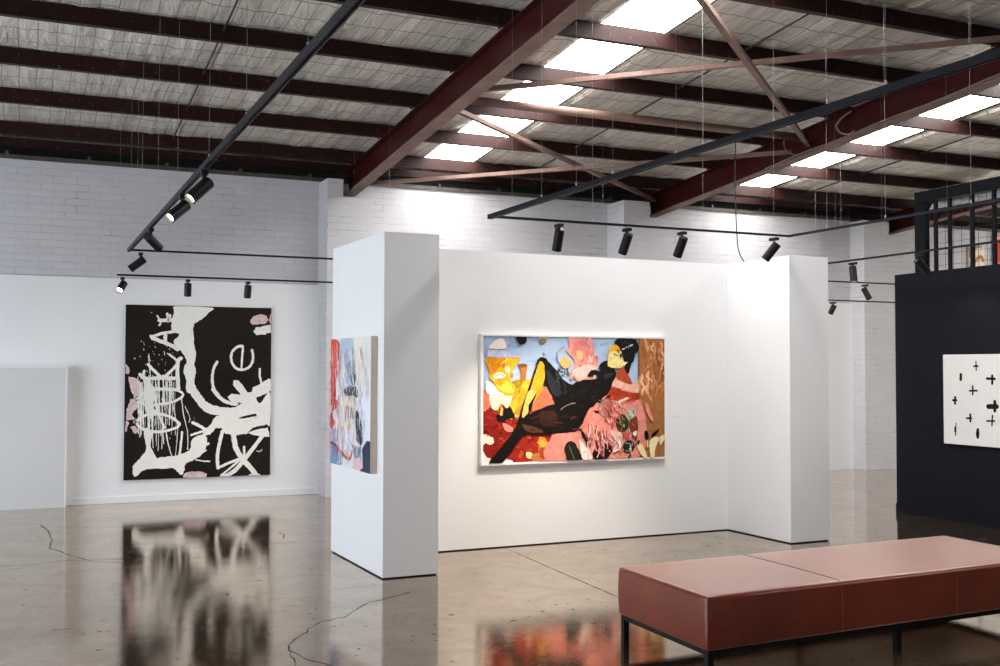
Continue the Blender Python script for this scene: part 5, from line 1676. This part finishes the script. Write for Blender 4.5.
CROSS = [
('l','0e0c0b',13.4,[7308,1527,7306,1439]),
('l','0e0c0b',15.7,[7336,1481,7283,1481]),
('l','0e0c0b',31.2,[7485,1407,7487,1350]),
('l','0e0c0b',23.9,[7188,1367,7095,1365]),
('l','0e0c0b',23.9,[7126,1398,7127,1316]),
('l','0e0c0b',18.7,[7348,1298,7349,1214]),
('l','0e0c0b',17.1,[7387,1250,7295,1252]),
('l','0e0c0b',24.9,[7556,1189,7559,1121]),
('l','0e0c0b',23.0,[7585,1156,7538,1157]),
('l','0e0c0b',44.8,[7182,1109,7072,1113]),
('l','0e0c0b',31.5,[7101,1163,7103,1067]),
('l','0e0c0b',21.8,[7380,1031,7379,958]),
('l','0e0c0b',18.7,[7426,991,7365,994]),
('l','0e0c0b',15.7,[7128,1032,7136,935]),
('l','0e0c0b',16.4,[7194,976,7104,979]),
('l','0e0c0b',11.5,[7549,939,7556,822]),
('l','0e0c0b',24.6,[7558,900,7559,857]),
('l','0e0c0b',29.7,[7295,895,7298,816]),
('l','0e0c0b',40.5,[7296,871,7298,834]),
]

# black and white canvas on the back wall
r = empty('painting', (1.004, YK - .035, 0), label='large black canvas with white and pink brush strokes, loops and letters on the back wall', cat='painting')
obj('canvas', BX(0, 1.565, -.029, 0, .243, 2.127), M['canvas_black'], r, bevel=.003)
painting('brush_strokes', BLK, None, r, lambda a, b, h: (a + .0079, -.029 - h, b), (-.007, 1.556, .244, 2.126), .005, 3)

# reclining figure canvas in white frame
r = empty('painting', P2B(3.5395, 7.8712), DL, label='wide framed painting of a reclining figure in black among pink foliage and blue sky', cat='painting')
L, Hh, z0, z1, fw, fd = 1.7725, 1.0, .668, 1.729, .018, .042
obj('canvas', BX(fw, L - fw, -.030, -.002, z0 + fw, z1 - fw), simple('sky_blue_ground', srgb('a9bfdc')[:3], .5, var=.1, scale=5), r)
fb = bmesh.new()
box(fb, 0, L, -fd, 0, z0, z0 + fw); box(fb, 0, L, -fd, 0, z1 - fw, z1)
box(fb, 0, fw, -fd, 0, z0 + fw, z1 - fw); box(fb, L - fw, L, -fd, 0, z0 + fw, z1 - fw)
obj('picture_frame', fb, M['frame_white'], r, bevel=.002)
painting('painted_figure', MAIN, None, r, lambda a, b, h: (a - 3.5395, -.030 - h, b), (3.5395 + fw, 3.5395 + L - fw, z0 + fw, z1 - fw), .003, 5)

# abstract on the side of the left fin
r = empty('painting', P2B(2.4369, 7.157), DL, label='unframed abstract canvas in red, grey, white and navy on the side of the left fin', cat='painting')
obj('canvas', BX(-.049, 0, 0, .982, .711, 1.675), M['timber_tan'], r, bevel=.002)
gm = simple('pale_ground', (.78, .78, .80), .5, var=.05, scale=12)
obj('primed_face', BX(-.0498, -.049, .001, .981, .712, 1.674), gm, r)
painting('brush_strokes', SIDE, None, r, lambda a, b, h: (-.0498 - h, a - 7.157, b), (7.158, 8.138, .712, 1.674), .004, 7)

tag(obj('wall_label', BX(-.035, .035, -.004, 0, -.014, .014), M['card'], None, loc=P2B(5.445, 7.8712, 1.022), rz=DL), 'tiny white caption card on the partition, right of the reclining figure painting', 'label')

# ------------------------------------------------------------------ navy wall and its canvas, steel frame above
nw = empty('display_wall', (8.165, 8.36, 0), label='long navy-black display wall at the right carrying the white canvas with black crosses', cat='partition')
obj('wall_body', BX(0, .16, -9.0, 0, 0, 2.418), M['navy'], nw, bevel=.003)
obj('skirting_board', BX(-.012, 0, -9.0, 0, 0, .09), M['navy'], nw)
r = empty('painting', (8.165, 7.70, 0), label='white canvas scattered with small black painted crosses on the navy wall', cat='painting')
obj('canvas', BX(-.042, 0, -1.25, 0, .738, 1.592), M['frame_white'], r, bevel=.003)
more = []
rc = random.Random(12)
for i in range(22):
    y = 6.98 - (i % 6) * .09 - rc.uniform(0, .03); z = .82 + (i // 6) * .2 + rc.uniform(0, .08)
    s = rc.uniform(.018, .034)
    more.append(('l', '0e0c0b', 12, [round(y * 1000), round((z - s) * 1000), round(y * 1000), round((z + s) * 1000)]))
    more.append(('l', '0e0c0b', 12, [round((y - s * .7) * 1000), round(z * 1000), round((y + s * .7) * 1000), round(z * 1000)]))
painting('crosses', CROSS + more, None, r, lambda a, b, h: (-.042 - h, a - 7.70, b), (6.46, 7.695, .742, 1.588), .002, 9)

fr = empty('steel_frame', (8.18, 8.10, 2.418), label='black steel portal frame with bars and wire mesh standing on top of the navy wall', cat='frame')
obj('post', BX(0, .06, -.14, 0, 0, .70), M['frame_navy'], fr, bevel=.004)
obj('top_beam', BX(0, .12, -8.0, 0, .70, .812), M['frame_navy'], fr, bevel=.004)
bm = bmesh.new()
vs = []
for x in (.008, .05):
    ring = [bm.verts.new((x, -.14, .70)), bm.verts.new((x, -.14, .58))] + [bm.verts.new((x, -.14 - .12 + .12 * math.cos(t), .58 + .12 * math.sin(t))) for t in [PI / 8 * i for i in range(1, 4)]] + [bm.verts.new((x, -.26, .70))]
    vs.append(ring)
n = len(vs[0])
for i in range(n): bm.faces.new((vs[0][i], vs[0][(i + 1) % n], vs[1][(i + 1) % n], vs[1][i]))
bm.faces.new(vs[0]); bm.faces.new(vs[1][::-1])
obj('corner_gusset', bm, M['frame_navy'], fr)
for y in (7.845, 7.67, 7.40, 7.15, 6.84, 6.5, 6.1):
    obj('upright_bar', BX(.012, .034, y - 8.10 - .020, y - 8.10 + .020, 0, .70), M['frame_navy'], fr, bevel=.002)
mb = bmesh.new()
for k in range(12): bar(mb, (.095, -.14, .06 + k * .055 * 1.0), (.095, -2.2, .06 + k * .055), .003, .003) if k % 2 == 0 else None
for k in range(20): bar(mb, (.098, -.2 - k * .10, 0), (.098, -.2 - k * .10, .70), .003, .003, (1, 0, 0))
obj('wire_mesh', mb, M['cable_black'], fr)
tag(obj('ceiling_duct', TB([(8.46, 8.2, 3.13), (8.46, 2.5, 3.13)], .045, 14), M['duct'], smooth=True), 'silver round duct running behind the top beam of the black steel frame', 'pipe')
tag(obj('ceiling_conduit', TB([(8.62, 8.3, 3.18), (8.62, 2.5, 3.18)], .014, 8), M['alu'], smooth=True), 'thin pale conduit beside the silver duct behind the steel frame', 'pipe')

def backcanvas(x0, x1, z0, z1, c, lab, strokes):
    r = empty('painting', (x0, YK, 0), label=lab, cat='painting')
    obj('canvas', BX(0, x1 - x0, -.03, 0, z0, z1), M['card'], r)
    rr = random.Random(int(x0 * 10)); d = []
    for i in range(strokes):
        a = rr.uniform(x0, x1); b = rr.uniform(z0, z1); w = (x1 - x0) * .3
        d.append(('q', rr.choice(c), 0, [round(1000 * t) for t in (a - w, b, a, b + w, a + w, b + w * .3, a + w * .2, b - w)]))
    painting('brush_strokes', d, None, r, lambda a, b, h: (a - x0, -.03 - h, b), (x0, x1, z0, z1), .01, 4)
backcanvas(13.40, 13.72, 3.02, 3.36, ['d89a50', 'e8c08a', 'c07a30', 'f0e0c8'], 'small orange and cream canvas high on the far wall, seen through the wire mesh', 9)
backcanvas(13.93, 14.6, 3.0, 3.6, ['c8402a', 'e0705a', 'f0b0a0', 'b02818'], 'red canvas high on the far wall at the right picture edge, behind the steel frame', 12)

# low grey-white panel at the left
lp = empty('low_panel', (.415, 12.155, 0), label='plain pale grey chest-high boxed panel against the back wall at the left picture edge', cat='panel')
obj('panel_face', BX(-2.4, 0, -.15, 0, 0, 1.44), M['panel_white'], lp)
obj('top_cap', BX(-2.4, .012, -.162, 0, 1.44, 1.455), M['white_paint'], lp)
obj('end_trim', BX(0, .012, -.162, 0, 0, 1.44), M['white_paint'], lp)

# small fittings
o = empty('floor_pipe', (11.56, 12.06, 0), label='small capped pipe stub at the foot of the brick wall, left of the navy wall', cat='pipe')
obj('riser', TB([(0, 0, 0), (0, 0, .13)], .018, 10), M['plastic'], o, smooth=True)
obj('pipe_run', TB([(-.3, 0, .035), (0, 0, .035)], .012, 8), M['plastic'], o, smooth=True)
o = empty('power_outlet', (3.30, 11.80, .26), label='small power outlet low on the brick pier left of the partition', cat='outlet')
obj('face_plate', BX(-.05, .05, -.01, 0, -.03, .03), M['card'], o, bevel=.003)
obj('socket', BX(-.03, .03, -.013, -.01, -.012, .012), M['plastic'], o)

# ------------------------------------------------------------------ bench
bo = empty('bench', (2.905, 4.155, 0), label='long low rust-red leather bench on black metal legs in the foreground', cat='bench')
RZ = .045
ux, uy = Vector((math.cos(RZ), math.sin(RZ), 0)), Vector((.012, 1, 0)).normalized()
BL, BW = 2.45, .825
def bp(s, t, z): v = ux * s + uy * t; return (v.x, v.y, z)
def pbx(bm, s0, s1, t0, t1, z0, z1):
    v = [bm.verts.new(bp(*p)) for p in ((s0, t0, z0), (s1, t0, z0), (s1, t1, z0), (s0, t1, z0), (s0, t0, z1), (s1, t0, z1), (s1, t1, z1), (s0, t1, z1))]
    for f in ((0, 3, 2, 1), (4, 5, 6, 7), (0, 1, 5, 4), (1, 2, 6, 5), (2, 3, 7, 6), (3, 0, 4, 7)): bm.faces.new([v[i] for i in f])
    return bm
def cushion(s0, s1, first, last):
    """upholstered block, softly domed, one welded surface"""
    nx, ny, nz = 14, 14, 6; bm = bmesh.new(); z0, z1 = .147, .398
    ed = .022
    def sh(s, t, z):
        # soft edge rounding and slight dome
        u = (s - s0) / (s1 - s0); v = t / BW
        dome = .006 * math.sin(PI * min(max(u, 0), 1)) ** .5 * math.sin(PI * min(max(v, 0), 1)) ** .5
        puff = .005 * math.sin(PI * (z - z0) / (z1 - z0))
        tt = t + (-puff if t < BW * .01 else puff if t > BW * .99 else 0)
        ss = s + (-puff if first and u < .01 else puff if last and u > .99 else 0)
        return bp(ss, tt, z + (dome if z > z1 - 1e-4 else 0))
    bmesh.ops.create_cube(bm, size=1)
    bmesh.ops.subdivide_edges(bm, edges=bm.edges[:], cuts=19, use_grid_fill=True)
    for v in bm.verts:
        v.co = Vector(sh(s0 + (v.co.x + .5) * (s1 - s0), (v.co.y + .5) * BW, z0 + (v.co.z + .5) * (z1 - z0)))
    o = obj('seat_cushion', bm, M['leather'], bo, smooth=True, bevel=.026, seg=5)
    return o
cushion(0, BL, True, True)
for s in (.826, 1.634):
    obj('front_seam', TB([bp(s, -.0052, .165 + .02 * k) for k in range(11)], .0016, 6), M['thread'], bo)
obj('top_seam', TB([bp(.826, .012 + .05 * k, .398 + .006 * math.sin(PI * .337) ** .5 * math.sin(PI * min(1, (.012 + .05 * k) / BW)) ** .5) for k in range(17)], .0022, 6), M['crack'], bo)
# thick seam welt where the cushions meet
fb = bmesh.new()
for (a, b, c, d) in ((.01, BL - .01, .01, .04), (.01, BL - .01, BW - .04, BW - .01), (.01, .04, .04, BW - .04), (BL - .04, BL - .01, .04, BW - .04)):
    pbx(fb, a, b, c, d, .122, .149)
obj('base_frame', fb, M['steel_black'], bo)
for s in (.01, 1.21, BL - .042):
    for t in (.01, BW - .042):
        obj('leg', pbx(bmesh.new(), s, s + .032, t, t + .032, 0, .124), M['steel_black'], bo)

# ------------------------------------------------------------------ lighting tracks
def ztop(y): return zroof(y) - .01
def track(a, b, z, wires, label, f=.58):
    a, b = Vector((*a, z)), Vector((*b, z)); r = empty('lighting_track', a, label=label, cat='track', group='suspended black lighting tracks')
    d = b - a; n = d.normalized(); bm = bmesh.new(); s = Vector((-n.y, n.x, 0))
    bar(bm, (0, 0, .004 * f), d, .030 * f, .021 * f)
    for k in (-1, 1): bar(bm, s * (.0118 * f * k) + Vector((0, 0, -.0115 * f)), d + s * (.0118 * f * k) + Vector((0, 0, -.0115 * f)), .006 * f, .011 * f)
    obj('rail', bm, M['track'], r)
    obj('end_cap', bar(bmesh.new(), -n * .006, n * 0, .032 * f, .034 * f), M['lamp_black'], r)
    for w in wires:
        p = Vector((a.x, w, 0)) if abs(n.y) > .5 else Vector((w, a.y, 0))
        q = p - Vector((a.x, a.y, 0))
        wo = obj('suspension_wire', TB([q + Vector((0, 0, .03)), q + Vector((0, 0, ztop(p.y) - z))], .0006, 4), M['wire'], r)
        obj('wire_gripper', TB([q + Vector((0, 0, .012)), q + Vector((0, 0, .034))], .0045, 8), M['alu'], wo)
    return r
ZT = 2.54
track((.882, 10.43), (.882, .6), ZT, [3.61, 4.725, 5.76, 7.02, 8.12, 9.28, 10.30], 'long black track running from the back left towards the camera, top left of the photo', 1.0)
track((.895, 10.412), (12.4, 10.412), ZT, [.95, 3.4, 5.9, 9.3, 11.0], 'black track crossing in front of the brick, the upper of two at the left')
track((.83, 11.0), (12.2, 11.0), 2.353, [.84, 3.2, 9.4, 11.4], 'black track directly above the black and white canvas, the lower of two at the left')
track((3.049, 7.02), (3.049, .7), ZT, [6.18, 5.705, 5.265, 4.62, 4.38, 3.836, 3.49, 3.157, 2.748], 'black track rising from above the left fin towards the upper right corner of the photo', 1.05)
track((3.06, 7.003), (5.74, 7.003), ZT, [3.216, 3.88, 4.87, 5.559], 'black track with four spotlights running above the front of the partition')
track((5.72, 7.02), (5.72, .9), ZT, [6.56, 5.94, 5.17, 4.4], 'black track running from above the right fin to the right edge, the upper one there')
track((7.563, 9.6), (7.563, 1.2), ZT, [8.55, 7.9, 7.1, 6.2], 'black track passing in front of the navy wall and steel frame, right of the partition')

def spot(x, y, z, aim, label, power=0, lit=False, length=.165, group='black cylinder spotlights on the tracks'):
    A = Vector(aim).normalized()
    r = empty('spotlight', (x, y, z - .02), label=label, cat='spotlight', group=group)
    obj('track_adapter', BX(-.018, .018, -.045, .045, -.028, -.004), M['lamp_black'], r, bevel=.002)
    obj('stem', TB([(0, 0, -.026), (0, 0, -.062)], .009, 10), M['lamp_black'], r, smooth=True)
    piv = Vector((0, 0, -.068)); R = .036
    top = piv - A * .01 ; c0 = piv + Vector((0, 0, -.018)) - A * .045; c1 = c0 + A * length
    # hollow can
    bm = bmesh.new(); n = 24; rings = []
    ref = Vector((0, 0, 1)) if abs(A.z) < .95 else Vector((1, 0, 0)); s = A.cross(ref).normalized(); u = s.cross(A).normalized()
    for p, rr in ((c0, .004), (c0, R - .004), (c0 + A * .004, R), (c1 - A * .002, R), (c1, R - .002), (c1, R - .006), (c1 - A * .022, R - .007)):
        rings.append([bm.verts.new(p + s * (rr * math.cos(2 * PI * k / n)) + u * (rr * math.sin(2 * PI * k / n))) for k in range(n)])
    for a, b in zip(rings, rings[1:]):
        for k in range(n): bm.faces.new((a[k], a[(k + 1) % n], b[(k + 1) % n], b[k]))
    bm.faces.new(rings[0][::-1])
    body = obj('lamp_body', bm, M['lamp_black'], r, smooth=True)
    md = body.modifiers.new('edge', 'EDGE_SPLIT'); md.split_angle = .6
    bm = bmesh.new(); q = c1 - A * .021
    bm.faces.new([bm.verts.new(q + s * ((R - .007) * math.cos(2 * PI * k / n)) + u * ((R - .007) * math.sin(2 * PI * k / n))) for k in range(n)])
    obj('lens', bm, M['lens'] if lit else M['alu'], r)
    k = TB([piv + Vector((0, 0, .010)), piv + Vector((0, 0, -.02))], .016, 12); obj('swivel_joint', k, M['alu'] if not lit else M['lamp_black'], r, smooth=True)
    if power:
        ld = bpy.data.lights.new('spot_beam', 'SPOT'); ld.energy = power; ld.spot_size = math.radians(64); ld.spot_blend = .8
        ld.color = (1, .86, .70); ld.shadow_soft_size = .03
        lo = bpy.data.objects.new('spot_beam', ld); C.objects.link(lo); lo.parent = r
        lo.location = c1 + A * .01; lo.rotation_euler = A.to_track_quat('-Z', 'Y').to_euler()
    return r
spot(.882, 5.925, ZT, (-.62, -.30, -.62), 'spotlight nearest the camera on the long left track, its lit end down left', 18, True)
spot(.882, 6.80, ZT, (-.66, -.42, -.60), 'second spotlight from the camera on the long left track, glowing at its lower end', 18, True)
spot(.882, 8.554, ZT, (.75, .75, -.62), 'third spotlight on the long left track, tilted down to the right', 14, True)
spot(.985, 10.412, ZT, (-.78, .1, -.62), 'spotlight hanging at the left corner where two tracks meet, tilted down left', 10, True)
spot(.875, 11.0, 2.353, (-.35, -.62, -.55), 'brightly lit small spotlight at the left end of the lower back track', 6, True, .13)
spot(1.493, 11.0, 2.353, (.02, .30, -1), 'upright spotlight above the middle of the black canvas', 12, True, .13)
spot(2.087, 11.0, 2.353, (-.02, .30, -1), 'upright spotlight above the right edge of the black canvas', 12, True, .13)
spot(3.598, 7.003 - .0, ZT, (.02, .40, -1), 'leftmost of the four spotlights above the partition, nearly upright', 76, True)
spot(4.178, 7.003, ZT, (-.10, .50, -1), 'second from the left of the four spotlights above the partition', 60, True)
spot(4.674, 7.003, ZT, (-.10, .52, -1), 'third from the left of the four spotlights above the partition', 20, True)
spot(5.559, 7.003, ZT, (-.45, .50, -.85), 'rightmost of the four spotlights above the partition, tilted most', 6, True)
spot(7.563, 8.30, ZT, (-.12, -.25, -1), 'spotlight just right of the partition on the navy wall track, lit end down', 16, True)
spot(9.68, 10.412, ZT, (.35, -.3, -.9), 'pale-headed spotlight between partition and navy wall on the upper back track', 14, True)
spot(9.68, 11.0, 2.353, (-.35, .25, -.9), 'lowest small spotlight between partition and navy wall', 14, True, .13)
spot(7.563, 7.43, ZT, (.72, -.1, -.72), 'black spotlight in front of the steel frame post, aimed at the navy wall', 4, True)

# ------------------------------------------------------------------ world, camera
w = bpy.data.worlds.new('World'); bpy.context.scene.world = w; w.use_nodes = True
w.node_tree.nodes['Background'].inputs[0].default_value = (.8, .88, 1, 1)
w.node_tree.nodes['Background'].inputs[1].default_value = 1.0

cd = bpy.data.cameras.new('camera'); cam = bpy.data.objects.new('camera', cd); C.objects.link(cam)
cd.sensor_width = 36; cd.sensor_fit = 'HORIZONTAL'; cd.lens = 1.0694 * 36; cd.clip_start = .05; cd.clip_end = 100
yaw, pitch, roll = .4195, .0329, .0023
F = Vector((math.sin(yaw) * math.cos(pitch), math.cos(yaw) * math.cos(pitch), math.sin(pitch)))
R0 = Vector((math.cos(yaw), -math.sin(yaw), 0)); U0 = R0.cross(F)
R1 = R0 * math.cos(roll) + U0 * math.sin(roll); U1 = U0 * math.cos(roll) - R0 * math.sin(roll)
m = Matrix((R1, U1, -F)).transposed().to_4x4(); m.translation = (0, 0, 1.4519)
cam.matrix_world = m
bpy.context.scene.camera = cam

sc = bpy.context.scene
sc.view_settings.view_transform = 'Standard'; sc.view_settings.look = 'None'
sc.view_settings.exposure = 0.42; sc.view_settings.gamma = 1.0; sc.view_settings.use_curve_mapping = False
sc.cycles.use_denoising = True
sc.cycles.max_bounces = 10; sc.cycles.diffuse_bounces = 6; sc.cycles.glossy_bounces = 4
sc.cycles.sample_clamp_indirect = 6.0
